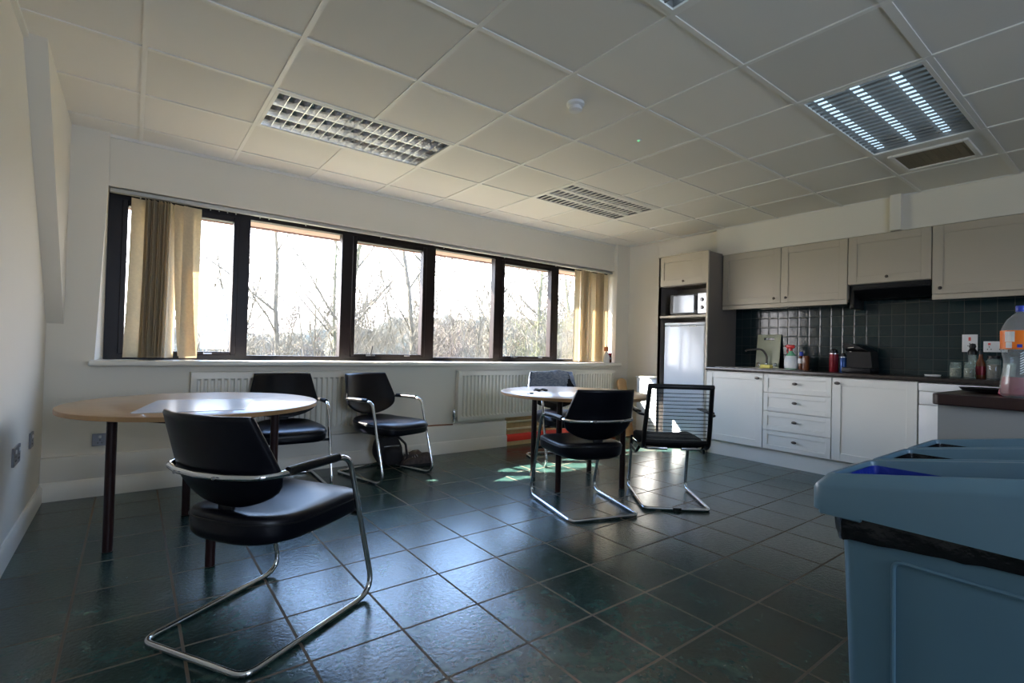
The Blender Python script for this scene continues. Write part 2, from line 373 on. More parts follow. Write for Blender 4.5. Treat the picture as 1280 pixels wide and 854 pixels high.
# window wall: piers, fascia, wall below sill
m = MB().box(XL, WX0, YP, 4.95, 2.195, CZ).box(XL, WX0, YP, 4.95, 0, .905)   # left pier with a splayed window reveal
m.add([(XL, YP, .905), (WX0 - .042, YP, .905), (WX0, 4.74, .905), (WX0, 4.95, .905), (XL, 4.95, .905), (XL, YP, 2.195), (WX0, YP, 2.195), (WX0, 4.74, 2.195), (WX0, 4.95, 2.195), (XL, 4.95, 2.195)],
      [(0, 4, 3, 2, 1), (5, 6, 7, 8, 9), (0, 1, 6, 5), (1, 2, 7), (1, 7, 6), (2, 3, 8, 7), (3, 4, 9, 8), (4, 0, 5, 9)])
struct(m, 'wall_window', 'wall', smooth=0)
for q in ((WX1, XR + T, YP, 4.95, 0, CZ), (WX0, WX1, YF, 4.95, 2.195, CZ), (WX0, WX1, YW, 4.95, 0, .905)):
    struct(MB().box(*q), 'wall_window', 'wall', smooth=0)
m = MB().prism([(3.325, CZ), (4.56, CZ), (4.56, 1.19), (4.545, 1.19)], 'x', XL, -.372)
struct(m, 'trim_3', 'wall', smooth=0)                          # sloping beam casing in the corner
# kitchen wall
for q in ((5.50, XR + T, 3.121, YP, 0, CZ), (XR, XR + T, YB, 3.121, 0, CZ), (5.41, XR, YB, 3.20, 2.245, CZ), (5.352, 5.41, 1.425, 1.505, 2.245, CZ)):
    struct(MB().box(*q), 'wall_right', 'wall', smooth=0)      # side wall, kitchen wall, bulkhead, boxed pipe
# rear wall with a window opening
RX0, RX1 = .3, 1.9
for a in ((XL, RX0, 0, CZ), (RX1, XR, 0, CZ), (RX0, RX1, 0, .85), (RX0, RX1, 2.3, CZ)): struct(MB().box(a[0], a[1], YB - T, YB, a[2], a[3]), 'wall_rear', 'wall', smooth=0)
w2 = thing('window_2', None, None, (RX0, YB, .85), kind='structure')
m = MB()
for x in (RX0, (RX0 + RX1) / 2 - .03, RX1 - .06): m.box(x, x + .06, YB - .09, YB - .03, .85, 2.3)
m.box(RX0, RX1, YB - .09, YB - .03, .85, .92); m.box(RX0, RX1, YB - .09, YB - .03, 2.23, 2.3)
m.build('window_frame', 'frame', w2)
MB().box(RX0 + .02, RX1 - .02, YB - .062, YB - .058, .9, 2.25).build('window_pane', 'glass', w2)

# boxing along the window wall, with skirting
m = MB().rbox(XL, 3.39, YX, YW - .001, 0, .288, .006)
struct(m, 'trim_4', 'gloss_white')
m = MB()
m.prism([(YX - .014, 0), (YX, 0), (YX, .125), (YX - .006, .125), (YX - .014, .112)], 'x', XL, 3.39)
struct(m, 'baseboard_window', 'gloss_white')
m = MB().prism([(XL, 0), (XL + .018, 0), (XL + .018, .10), (XL + .008, .115), (XL, .115)], 'y', YB, YX - .014)
struct(m, 'baseboard_left', 'gloss_white')
m = MB().prism([(5.50, 0), (5.482, 0), (5.482, .10), (5.492, .115), (5.50, .115)], 'y', 3.80, YP)
struct(m, 'baseboard_right', 'gloss_white')

# ------------------------------------------------------------------ ribbon window
w1 = thing('window_1', None, None, (WX0, 4.72, .93), kind='structure')
FYa, FYb = 4.725, 4.80
fixed = [(.775, 1.555), (2.548, 3.325), (4.326, 5.17)]
case = [(-.05, .65), (1.695, 2.40), (3.463, 4.193)]
m = MB()
m.box(WX0, WX1, FYa, FYb, .945, .985); m.box(WX0, WX1, FYa, FYb, 2.14, 2.20)
edges = [WX0, -.085, .69, .775, 1.555, 1.655, 2.44, 2.548, 3.325, 3.423, 4.233, 4.326, 5.17, WX1]
for a, b_ in zip(edges[0::2], edges[1::2]): m.box(a, b_, FYa, FYb, .985, 2.14)
m.build('window_frame', 'frame', w1, smooth=0)
for i, (a, b_) in enumerate(case):
    m = MB(); A, B_ = a - .035, b_ + .04
    for q in ((A, a, .985, 2.14), (b_, B_, .985, 2.14), (a, b_, .985, 1.012), (a, b_, 2.095, 2.14)): m.rbox(q[0], q[1], FYa - .012, FYb - .01, q[2], q[3], .004, 1)
    sh = m.build('window_sash', 'frame', w1)
    m = MB()
    hx = a + .16
    m.rbox(hx - .045, hx + .045, FYa - .022, FYa - .012, .992, 1.004, .002, 1, 1)
    m.tube([(hx, FYa - .02, .998), (hx + .012, FYa - .035, 1.09)], .0065, 8, mi=0)
    m.rbox(b_ - .19, b_ - .13, FYa - .022, FYa - .012, .992, 1.004, .002, 1, 1)
    m.build('window_handle', ['blackplastic', 'steel'], sh)
for a, b_ in fixed + case:
    MB().box(a - .01, b_ + .01, 4.762, 4.768, .975, 2.145).build('window_pane', 'glass', w1, smooth=0)
m = MB().rbox(-.235, 5.265, 4.455, 4.74, .905, .945, .012, 3)
struct(m, 'trim_5', 'gloss_white')                              # window board
struct(MB().box(-.3, 5.4, 4.80, 5.06, 2.155, 2.185).box(-.3, 5.4, 5.06, 5.08, 2.14, 2.4), 'trim_6', 'soffit', smooth=0)
struct(MB().box(-.7, 6.3, 4.95, 5.06, -1.0, .90), 'wall_outer', 'ground_ext', smooth=0)
# pipes and red strip behind the cut end of the boxing
def hpipe(z, r, y, x0=3.39, x1=5.2): return [(x0, y, z), (x1, y, z)], r
o = tag(MB().tube([(3.40, 4.525, .268), (5.2, 4.525, .268)], .013, 10).build('heating_pipe', 'pipe'), 'upper cream painted heating pipe running under the radiator beside the boxing', 'pipe', 'cream pipes under the right radiator')
o = tag(MB().tube([(3.40, 4.525, .185), (5.2, 4.525, .185)], .013, 10).build('heating_pipe', 'pipe'), 'lower cream painted heating pipe, just above the red strip at floor level', 'pipe', 'cream pipes under the right radiator')
o = tag(MB().box(3.395, 5.235, 4.515, 4.549, 0, .045).build('timber_batten', 'tan', smooth=0), 'thin bare tan timber batten on the floor under the red strip', 'batten')
o = tag(MB().rbox(3.395, 5.235, 4.51, 4.549, .046, .125, .006).build('red_strip', 'red'), 'bright red painted strip along the wall under the right radiator', 'strip')
o = tag(MB().rbox(3.395, 5.235, 4.542, 4.549, .126, .33, .002).build('timber_backing', 'tan'), 'bare tan timber backing board behind the cream heating pipes', 'board')

# ------------------------------------------------------------------ radiators
def radiator(x0, x1, z0, z1, label):
    t = thing('radiator', label, 'radiator', (x0, 4.5, z0), group='panel radiators under the window')
    m = MB(); n = int(round((x1 - x0 - .06) / .046)); p = (x1 - x0 - .06) / n
    prof = [(x0, 4.50), (x0, 4.478), (x0 + .03, 4.472)]
    for i in range(n):
        a = x0 + .03 + i * p
        prof += [(a + p * .18, 4.472), (a + p * .32, 4.496), (a + p * .68, 4.496), (a + p * .82, 4.472)]
    prof += [(x1 - .03, 4.472), (x1, 4.478), (x1, 4.50)]
    a = [(x, 4.470 if y < 4.499 else y, z0) for x, y in prof]
    rows = [[(x, 4.50, z0) for x, y in prof], [(x, 4.476 if y < 4.499 else y, z0 + .002) for x, y in prof], [(x, min(y, 4.4725) if y < 4.499 else y, z0 + .045) for x, y in prof], [(x, y, z0 + .06) for x, y in prof],
            [(x, y, z1 - .06) for x, y in prof], [(x, min(y, 4.4725) if y < 4.499 else y, z1 - .045) for x, y in prof], [(x, 4.476 if y < 4.499 else y, z1 - .002) for x, y in prof], [(x, 4.50, z1) for x, y in prof]]
    m.rings(rows, closed=False, cap=False)
    m.box(x0 + .002, x1 - .002, 4.4995, 4.507, z0 + .001, z1 - .001)
    m.build('front_panel', 'rad', t, smooth=50)
    m = MB().rbox(x0 - .004, x1 + .004, 4.478, 4.538, z1 - .004, z1 + .008, .003, 1)
    for q in range(1, 40):
        xx = x0 + (x1 - x0) * q / 40
    m.box(x0 + .001, x0 + .004, 4.49, 4.535, z0 + .02, z1); m.box(x1 - .004, x1 - .001, 4.49, 4.535, z0 + .02, z1)
    m.build('top_grille', 'rad', t)
    m = MB().box(x0 + .02, x1 - .02, 4.525, 4.535, z0 + .02, z1 - .02); m.build('back_panel', 'rad', t, smooth=0)
    for xx in (x0 + .2, x1 - .2): MB().box(xx - .015, xx + .015, 4.535, YW - .001, z0 + .1, z1 - .1).build('bracket', 'rad', t, smooth=0)
    m = MB(); xv = x0 - .035
    m.tube([(x0 + .03, 4.500, z0 + .04), (xv, 4.500, z0 + .04)], .010, 10)
    m.tube([(xv, 4.500, z0 - .01), (xv, 4.500, z0 + .055)], .009, 10)
    m.lathe([(.015, 0), (.019, .01), (.019, .06), (.013, .075), (0, .078)], (xv, 4.500, z0 + .05), 16)
    m.build('valve', 'chrome', t)
    return t
radiator(.365, 1.83, .325, .852, 'white panel radiator behind the left window chairs')
radiator(2.725, 5.15, .325, .850, 'long white panel radiator behind the right-hand round table')
t = tag(MB().tube(fillet([(2.34, 4.53, .296), (2.5, 4.53, .296), (2.68, 4.50, .296)], .02), .007, 8).build('copper_pipe', 'cable'), 'thin brown pipe lying along the boxing ledge left of the long radiator', 'pipe')

# ------------------------------------------------------------------ vertical blind
bl = thing('vertical_blind', 'tan fabric vertical blind bunched at both ends of the ribbon window', 'blind', (WX0, 4.65, .95))
MB().rbox(WX0 + .005, WX1 - .005, 4.625, 4.668, 2.160, 2.190, .004, 1).build('track', 'track', bl)
for x in (.02, .47, .53, .59, .65, .83, .9, 1.2, 1.9, 2.6, 3.4, 4.2):
    MB().rbox(x - .004, x + .004, 4.642, 4.650, 2.145, 2.162, .001, 1).build('glider', 'track', bl)
def slat(x, ang, w=.127, top=2.145, bot=.962, twist=0., sway=0., y=4.648):
    m = MB(); rows = []
    for j in range(13):
        v = j / 12; z = bot + (top - bot) * v; a = R(ang) + twist * (1 - v); row = []
        for i in range(7):
            u = (i / 6 - .5) * w; bow = .010 * (1 - (2 * u / w) ** 2)
            row.append((x + u * math.cos(a) - bow * math.sin(a) + sway * (1 - v) ** 2, y + u * math.sin(a) + bow * math.cos(a), z))
        rows.append(row)
    m.rings(rows, closed=False, cap=False)
    m2 = MB(); m2.v = list(m.v); m2.f = list(m.f); m2.mi = list(m.mi)
    # thickness
    n = len(m.v); a = R(ang); off = (-math.sin(a) * .0012, math.cos(a) * .0012)
    m2.v += [(p[0] + off[0], p[1] + off[1], p[2]) for p in m.v]; m2.f += [tuple(i + n for i in f)[::-1] for f in m.f]; m2.mi += m.mi
    rim = [i for i in range(7)] + [j * 7 + 6 for j in range(1, 13)] + [12 * 7 + i for i in range(5, -1, -1)] + [j * 7 for j in range(11, 0, -1)]
    for q in range(len(rim)): a_, b_ = rim[q], rim[(q + 1) % len(rim)]; m2.f.append((a_, b_, b_ + n, a_ + n)); m2.mi.append(0)
    return m2.build('slat', 'blind', bl, smooth=60)
slat(.030, 8, sway=-.02)
xx = .075
for q in range(12): slat(xx, 66 + 9 * math.sin(q * 2.3), sway=-.012); xx += .0125
slat(.232, 62, w=.127, sway=-.005)
slat(.295, 14, bot=.975, sway=.05)
slat(.352, 16, bot=.962)
slat(4.585, 12, sway=.0)
for q, (x, a) in enumerate(((4.665, 70), (4.69, 74), (4.715, 68), (4.745, 76), (4.80, 66))): slat(x, a)
slat(4.885, 10)
for q, (x, a) in enumerate(((4.955, 72), (4.99, 70), (5.02, 75), (5.05, 68))): slat(x, a)
slat(5.125, 14)

# ------------------------------------------------------------------ ceiling lights
def ceiling_light(x0, y0, label, on, kind):
    x1, y1 = x0 + 1.2, y0 + .6
    t = thing('ceiling_light', label, 'ceiling light', (x0 + .6, y0 + .3, CZ), group='recessed louvred ceiling lights')
    m = MB(); w = .020; z0, z1 = CZ - .009, CZ + .002; e = .010
    for q in ((x0 + e, x1 - e, y0 + e, y0 + e + w), (x0 + e, x1 - e, y1 - e - w, y1 - e), (x0 + e, x0 + e + w, y0 + e + w, y1 - e - w), (x1 - e - w, x1 - e, y0 + e + w, y1 - e - w)):
        m.box(*q, z0, z1)
    m.build('frame', 'tee', t, smooth=0)
    ax0, ax1, ay0, ay1 = x0 + e + w, x1 - e - w, y0 + e + w, y1 - e - w
    rows = 3; rh = (ay1 - ay0) / rows
    m = MB()
    for r_ in range(rows):
        pr = []
        for q in range(11):
            u = q / 10 * 2 - 1; pr.append((ay0 + rh * (r_ + .5) + u * rh * .5, CZ + .030 + .045 * (1 - u * u)))
        m.rings([[(ax0, y, z) for y, z in pr], [(ax1, y, z) for y, z in pr]], closed=False, cap=False)
    m.box(ax0, ax1, ay0, ay1, CZ + .080, CZ + .084)
    for q in ((ax0 - .003, ax0, ay0, ay1), (ax1, ax1 + .003, ay0, ay1), (ax0, ax1, ay0 - .003, ay0), (ax0, ax1, ay1, ay1 + .003)): m.box(*q, CZ, CZ + .084)
    m.build('reflector', {'blade': 'louvre', 'far': 'switch', 'cell': 'reflector'}[kind], t)
    m = MB(); zb, zt = CZ - .004, CZ + .034
    if kind == 'cell':
        n = 18
        for r_ in range(rows + 1):
            y = ay0 + rh * r_; lo = -.009 if r_ else 0; hi = .009 if r_ < rows else 0
            m.prism([(y + lo, zt), (y + hi, zt), (y + hi * .25, zb), (y + lo * .25 - .0008, zb)], 'x', ax0, ax1)
        for i in range(1, n):
            x = ax0 + (ax1 - ax0) * i / n; m.prism([(x - .008, zt), (x + .008, zt), (x + .0012, zb), (x - .0012, zb)], 'y', ay0, ay1)
    elif kind == 'far':
        n = 19
        for i in range(1, n):
            x = ax0 + (ax1 - ax0) * i / n; m.box(x - .006, x + .006, ay0, ay1, zb, zb + .006, 1)
        for r_ in range(rows):
            y = ay0 + rh * r_; m.box(ax0, ax1, y, y + .045, zb - .002, zt - .01, 1)
    else:
        n = 20
        for i in range(1, n):
            x = ax0 + (ax1 - ax0) * i / n; m.box(x - .003, x + .003, ay0, ay1, zb, CZ + .008)
    m.build('louvre', {'cell': ['reflector'], 'far': ['blackhole', 'tee'], 'blade': ['louvre']}[kind], t, smooth=25)
    for r_ in range(rows):
        y = ay0 + rh * (r_ + (.76 if kind == 'blade' else .5)); tz = CZ + (.030 if kind == 'blade' else .046)
        MB().tube([(ax0 + .01, y, tz), (ax1 - .01, y, tz)], .019 if kind == 'blade' else .0125, 12).build('lamp_tube', 'tube_on' if on else 'tube_off', t)
    return t

ceiling_light(*LIGHTS[0], 'recessed ceiling light with bright square louvre cells nearest the left window', False, 'cell')
ceiling_light(*LIGHTS[1], 'recessed ceiling light with pale bars, smallest and farthest along the window side', False, 'far')
ceiling_light(*LIGHTS[2], 'recessed ceiling light with three glowing blue-white tubes beside the ceiling grille', True, 'blade')
ceiling_light(*LIGHTS[3], 'recessed ceiling light of which only one corner shows at the top edge', True, 'blade')

# smoke detector, sensor, grille
t = thing('smoke_detector', 'round white smoke detector on a ceiling tile', 'smoke detector', (2.04, 2.12, CZ))
MB().lathe([(.052, 0), (.052, -.014), (.046, -.020), (.036, -.022)], (2.04, 2.12, CZ), 28).build('base', 'white', t)
MB().lathe([(.034, -.020), (.036, -.030), (.040, -.034), (.040, -.045), (.030, -.052), (0, -.054)], (2.04, 2.12, CZ), 28).build('sensor_head', 'white', t)
t = thing('ceiling_sensor', 'tiny ceiling sensor with a green indicator light', 'sensor', (2.735, 2.206, CZ))
MB().lathe([(.018, 0), (.018, -.004), (.012, -.007), (0, -.008)], (2.735, 2.206, CZ), 20).build('base', 'white', t)
MB().lathe([(.007, -.0085), (.006, -.011), (0, -.012)], (2.728, 2.206, CZ), 12).build('indicator', 'led', t)
t = thing('ceiling_grille', 'small tan ceiling grille in a white frame beside the glowing light', 'vent', (4.53, 1.0, CZ))
m = MB()
for q in ((4.30, 4.72, .79, .82), (4.30, 4.72, 1.20, 1.23), (4.30, 4.33, .82, 1.20), (4.69, 4.72, .82, 1.20)): m.rbox(*q, CZ - .016, CZ, .004, 1)
m.build('frame', 'tee', t)
m = MB().box(4.33, 4.69, .82, 1.20, CZ - .006, CZ - .001)
for q in range(9): m.box(4.335, 4.685, .84 + q * .04, .844 + q * .04, CZ - .009, CZ - .006)
m.build('panel', 'brown', t, smooth=0)

# ------------------------------------------------------------------ sockets
def socket(name, label, cat, x, y, z, w, h, ax, mt, rockers=2, group=None):
    t = thing(name, label, cat, (x, y, z), group=group)
    d = .010
    def bx(a0, a1, z0, z1, t0, t1, mtl, nm):
        m = MB()
        if ax == 'x+': m.rbox(x + t0, x + t1, y + a0, y + a1, z + z0, z + z1, .0015, 1)
        elif ax == 'x-': m.rbox(x - t1, x - t0, y + a0, y + a1, z + z0, z + z1, .0015, 1)
        else: m.rbox(x + a0, x + a1, y - t1, y - t0, z + z0, z + z1, .0015, 1)
        m.build(nm, mtl, t)
    bx(-w / 2, w / 2, -h / 2, h / 2, 0, d, mt, 'plate')
    for k in range(rockers):
        c = (k + .5) / rockers * w - w / 2
        bx(c - .008, c + .008, .012 * (h / .086), .030 * (h / .086), d, d + .004, 'redled' if mt == 'white' else 'white', 'rocker')
    for k in range(rockers):
        m = MB()
        c = (k + .5) / rockers * w - w / 2
        for dx, dz in ((0, -.002), (-.011, -.022), (.011, -.022)):
            a0, a1, z0, z1 = c + dx - .003, c + dx + .003, dz - .004, dz + .004
            if ax == 'x+': m.box(x + d, x + d + .001, y + a0, y + a1, z + z0, z + z1)
            elif ax == 'x-': m.box(x - d - .001, x - d, y + a0, y + a1, z + z0, z + z1)
            else: m.box(x + a0, x + a1, y - d - .001, y - d, z + z0, z + z1)
        m.build('pin_holes', 'blackhole', t, smooth=0)
    
socket('wall_socket', 'dark metal double socket low on the left wall, nearest the camera', 'socket', XL, 3.575, .488, .18, .095, 'x+', 'switch')
socket('wall_socket', 'dark metal socket low on the left wall near the corner', 'socket', XL, 4.06, .487, .10, .09, 'x+', 'switch', 1)
socket('wall_socket', 'dark metal socket on the wall under the window behind the left table leg', 'socket', -.158, YW, .385, .086, .086, 'y-', 'switch', 1)

# ------------------------------------------------------------------ kitchen
def shaker(m, x, y0, y1, z0, z1, fr=.07, th=.02):
    m.box(x + .009, x + th, y0, y1, z0, z1)
    m.rbox(x, x + .010, y0, y0 + fr, z0, z1, .0015, 1); m.rbox(x, x + .010, y1 - fr, y1, z0, z1, .0015, 1)
    m.rbox(x, x + .010, y0 + fr, y1 - fr, z0, z0 + fr, .0015, 1); m.rbox(x, x + .010, y0 + fr, y1 - fr, z1 - fr, z1, .0015, 1)
def knob(x, y, z, parent, wide=False):
    m = MB(); mt = Matrix.Translation((x, y, z)) @ Matrix.Rotation(-PI / 2, 4, 'Y') @ (Matrix.Scale(1.8, 4, (0, 1, 0)) if wide else Matrix.Identity(4))
    m.lathe([(.006, 0), (.005, .012), (.012, .018), (.014, .024), (.010, .030), (0, .032)], n=16, mtx=mt)
    m.build('knob', 'darksteel', parent)

BX = 5.12
ft = thing('fridge_housing', 'tall cream cupboard housing the fridge and microwave', 'cupboard', (BX, 3.45, 0))
m = MB()
m.box(BX, XR - .24, 3.755, 3.78, 0, 2.26); m.box(BX + .022, XR - .005, 3.12, 3.142, 0, 2.26)
m.box(BX + .022, 5.49, 3.142, 3.755, 2.235, 2.26); m.box(BX + .022, 5.49, 3.142, 3.755, 1.895, 1.915)
m.box(5.47, 5.49, 3.142, 3.755, 0, 2.26)
m.build('carcass', 'carcass', ft, smooth=0)
m = MB().box(BX, BX + .022, 3.12, 3.142, 0, 1.905).box(BX, 5.46, 3.142, 3.755, 1.52, 1.545).box(BX, BX + .02, 3.755, 3.7805, 0, 1.9).build('shelf', 'cab', ft, smooth=0)
m = MB(); shaker(m, BX, 3.122, 3.778, 1.905, 2.255); m.rbox(BX - .008, BX + .03, 3.112, 3.79, 2.255, 2.268, .003, 1); d = m.build('door', 'cab', ft); knob(BX, 3.43, 1.945, d)
# microwave
mw = thing('microwave', 'silver microwave oven in the open niche above the fridge', 'microwave', (5.3, 3.4, 1.5455))
m = MB().rbox(5.175, 5.46, 3.16, 3.64, 1.558, 1.80, .006)
for y in (3.2, 3.6):
    for x in (5.2, 5.43): m.lathe([(.012, 0), (.012, .014)], (x, y, 1.5455), 10)
m.build('body', 'steel', mw)
m = MB().rbox(5.160, 5.176, 3.275, 3.64, 1.562, 1.796, .004, 1); m.build('door', 'blackplastic', mw)
MB().rbox(5.155, 5.161, 3.315, 3.595, 1.575, 1.782, .003, 1).build('door_glass', mat('mirror dark glass', (.14, .15, .16), .12, metal=.5, spec=.5, noise=(5, .2, (.05, .055, .06))), mw)
MB().rbox(5.160, 5.176, 3.16, 3.272, 1.562, 1.796, .004, 1).build('control_panel', 'steel', mw)
for z in (1.63, 1.72):
    mt = Matrix.Translation((5.160, 3.216, z)) @ Matrix.Rotation(-PI / 2, 4, 'Y')
    MB().lathe([(.022, 0), (.020, .012), (.016, .014), (0, .014)], n=20, mtx=mt).build('dial', 'switch', mw)
MB().rbox(5.140, 5.152, 3.285, 3.297, 1.60, 1.765, .003, 1).box(5.15, 5.162, 3.287, 3.295, 1.61, 1.62).box(5.15, 5.162, 3.287, 3.295, 1.745, 1.755).build('handle', 'blackplastic', mw)
# fridge
fr = thing('fridge', 'white upright fridge standing in the tall cupboard', 'fridge', (5.3, 3.43, 0))
MB().rbox(5.20, 5.465, 3.165, 3.70, .03, 1.455, .008).build('body', 'fridge', fr)
m = MB().rbox(5.145, 5.198, 3.162, 3.703, .06, 1.425, .014, 3); fd = m.build('door', 'fridge', fr)
m = MB().rbox(5.142, 5.198, 3.162, 3.703, 1.428, 1.462, .010, 3); m.build('top_trim', 'fridge', fr)
for a_ in ((3.27, 3.37), (3.50, 3.62)): MB().rbox(5.1435, 5.149, *a_, 1.408, 1.424, .002, 1).build('door_grip', 'track', fd)
for y in (3.2, 3.66): MB().lathe([(.02, 0), (.02, .032)], (5.24, y, 0), 12).build('foot', 'blackplastic', fr)

# base units
def base_unit(y0, y1, label, kind, group='white base cupboards under the dark worktop'):
    t = thing('base_cabinet', label, 'cupboard', (5.4, (y0 + y1) / 2, 0), group=group)
    MB().box(BX + .024, XR - .01, y0 + .002, y1 - .002, .155, .919).build('body', 'cabbase', t, smooth=0)
    for yy in (y0 + .06, y1 - .06): MB().lathe([(.022, 0), (.018, .01), (.018, .154)], (5.55, yy, 0), 12).build('foot', 'blackplastic', t)
    if kind == 'drawers':
        zz = [.158, .352, .540, .728, .914]
        for a, b_ in zip(zz, zz[1:]):
            m = MB(); shaker(m, BX, y0 + .003, y1 - .003, a + .003, b_ - .002, fr=.045); d = m.build('drawer', 'cabbase', t)
            knob(BX, (y0 + y1) / 2, (a + b_) / 2 + .01, d, True)
    else:
        m = MB(); shaker(m, BX, y0 + .003, y1 - .003, .161, .912); d = m.build('door', 'cabbase', t)
        knob(BX, y0 + .05 if kind == 'l' else y1 - .05, .865, d, True)
    return t
base_unit(2.488, 3.118, 'white single-door base cupboard next to the fridge housing', 'l')
base_unit(1.862, 2.486, 'white base unit with four drawers', 'drawers')
base_unit(1.232, 1.860, 'white single-door base cupboard between the drawers and the white appliance', 'r')
o = tag(MB().box(BX + .045, BX + .063, 1.232, 3.118, 0, .153).build('plinth', 'cabbase', smooth=0), 'long white plinth board at the foot of the base cupboards', 'plinth')
dw = thing('dishwasher', 'white freestanding appliance under the right end of the worktop', 'dishwasher', (5.4, .93, 0))
MB().rbox(BX + .03, XR - .01, .635, 1.228, .02, .912, .005).build('body', 'cabbase', dw)
m = MB().rbox(BX - .004, BX + .029, .635, 1.226, .845, .91, .006); m.build('control_panel', 'white', dw)
m = MB().rbox(BX - .002, BX + .029, .637, 1.224, .10, .732, .006); m.rbox(BX - .002, BX + .029, .637, 1.224, .735, .842, .006); m.build('door', 'white', dw)
for y in (.68, 1.18): MB().lathe([(.02, 0), (.02, .022)], (5.2, y, 0), 12).build('foot', 'blackplastic', dw)
o = tag(MB().rbox(5.095, XR, -.9, 3.12, .920, .957, .006, 2).build('worktop', 'worktop'), 'long dark worktop along the tiled kitchen wall', 'worktop')
base_unit(-.9, .630, 'white base cupboard at the far right end of the worktop, mostly behind the peninsula', 'r')
# splashback
struct(MB().box(XR - .010, XR, -.9, 3.118, .957, 1.654).box(XR - .010, XR, 1.218, 1.836, 1.654, 1.785), 'trim_7', 'splash', smooth=0)
# wall cupboards
def wall_unit(doors, z0, label, knobs, pel=True):
    ys = [d[0] for d in doors] + [d[1] for d in doors]; y0, y1 = min(ys), max(ys)
    t = thing('wall_cabinet', label, 'cupboard', (5.55, (y0 + y1) / 2, z0), group='cream wall cupboards')
    MB().box(5.422, XR - .002, y0 + .001, y1 - .001, z0, 2.243).build('body', 'cab', t, smooth=0)
    for (a, b_), k in zip(doors, knobs):
        m = MB(); shaker(m, 5.40, a + .002, b_ - .002, z0 + .003, 2.24); d = m.build('door', 'cab', t)
        knob(5.40, k, z0 + .05, d)
    if pel: MB().rbox(5.400, 5.42, y0 + .002, y1 - .002, z0 - .045, z0 - .001, .003, 1).build('pelmet', 'cab', t)
wall_unit([(2.462, 3.108), (1.846, 2.460)], 1.655, 'cream two-door wall cupboard beside the fridge housing', (2.52, 2.40))
wall_unit([(1.218, 1.842)], 1.79, 'short cream wall cupboard above the dark cooker hood', (1.53,), False)
wall_unit([(.42, 1.214)], 1.655, 'cream wall cupboard with a deep door right of the cooker hood', (1.155,))
wall_unit([(-.4, .416)], 1.655, 'cream wall cupboard cut off by the right edge of the photo', (.36,))
hd = thing('cooker_hood', 'black cooker hood under the short cream cupboard', 'cooker hood', (5.6, 1.53, 1.55))
m = MB().prism([(5.40, 1.785), (5.72, 1.785), (5.72, 1.66), (5.56, 1.66), (5.40, 1.735)], 'y', 1.222, 1.80); m.build('body', 'blackplastic', hd, smooth=20)
MB().rbox(5.44, 5.70, 1.800, 1.838, 1.57, 1.784, .003).build('side_panel', 'blackplastic', hd)
MB().rbox(5.392, 5.401, 1.25, 1.78, 1.745, 1.780, .002, 1).build('visor', 'blackplastic', hd)

# sockets on the tiles
socket('switch_plate', 'white switch plate with a red rocker on the dark tiles', 'switch', XR - .010, 1.025, 1.25, .10, .15, 'x-', 'white', 1)
socket('wall_socket', 'white double socket on the dark tiles behind the soft drink bottle', 'socket', XR - .010, .865, 1.222, .146, .09, 'x-', 'white', 2)

# sink and tap
WZ = .957
t = thing('sink', 'stainless steel sink and drainer set in the dark worktop', 'sink', (5.4, 2.75, WZ))
m = MB()
for q in ((5.17, 5.21, 2.25, 3.05), (5.60, 5.66, 2.25, 3.05), (5.21, 5.60, 2.25, 2.27), (5.21, 5.60, 3.02, 3.05), (5.21, 5.60, 2.55, 2.60)): m.rbox(*q, WZ, WZ + .005, .002, 1)
m.box(5.21, 5.60, 2.27, 2.55, WZ, WZ + .0015)
for k in range(7): m.rbox(5.23, 5.58, 2.285 + k * .037, 2.293 + k * .037, WZ + .001, WZ + .004, .001, 1)
m.build('drainer', 'steel', t)
MB().box(5.21, 5.60, 2.60, 3.02, WZ + .0002, WZ + .0012).build('bowl', 'switch', t, smooth=0)
tp = thing('mixer_tap', 'curved chrome mixer tap at the back of the sink', 'tap', (5.63, 2.74, WZ + .005))
MB().tube(fillet([(5.63, 2.70, WZ + .005), (5.63, 2.70, WZ + .14), (5.60, 2.74, WZ + .215), (5.50, 2.86, WZ + .20), (5.49, 2.87, WZ + .185)], [0, .08, .08, .03, 0], 8), .011, 12).build('spout', 'darksteel', tp)
m = MB().lathe([(.026, 0), (.026, .012), (.018, .03), (.016, .05)], (5.63, 2.70, WZ + .005), 18); m.build('base', 'chrome', tp)
m = MB()
for s_ in (-1, 1):
    m.tube([(5.63, 2.70, WZ + .035), (5.63, 2.70 + s_ * .085, WZ + .035)], .008, 10); m.lathe([(.014, 0), (.016, .01), (.016, .035), (.012, .04), (0, .04)], (5.63, 2.70 + s_ * .09, WZ + .022), 12)
m.build('tap_handle', 'chrome', tp)
# chopping board leaning on tiles
t = thing('chopping_board', 'pale green chopping board with a slot handle leaning on the tiles behind the tap', 'chopping board', (5.68, 2.71, WZ))
mtx = Matrix.Translation((5.668, 2.715, WZ)) @ Matrix.Rotation(R(7), 4, 'Y')
def bb(m, a0, a1, z0, z1): m.rbox(-.005, .005, a0, a1, z0, z1, .003, 1, mtx=mtx)
m = MB(); bb(m, -.13, .13, .002, .318); bb(m, -.13, -.055, .310, .352); bb(m, .055, .13, .310, .352); bb(m, -.13, .13, .344, .380)
m.build('board', 'chopboard', t)
# sponge
tag(MB().rbox(5.35, 5.42, 2.53, 2.64, WZ + .006, WZ + .045, .010, 2).build('sponge', 'sponge'), 'yellow sponge beside the sink', 'sponge')
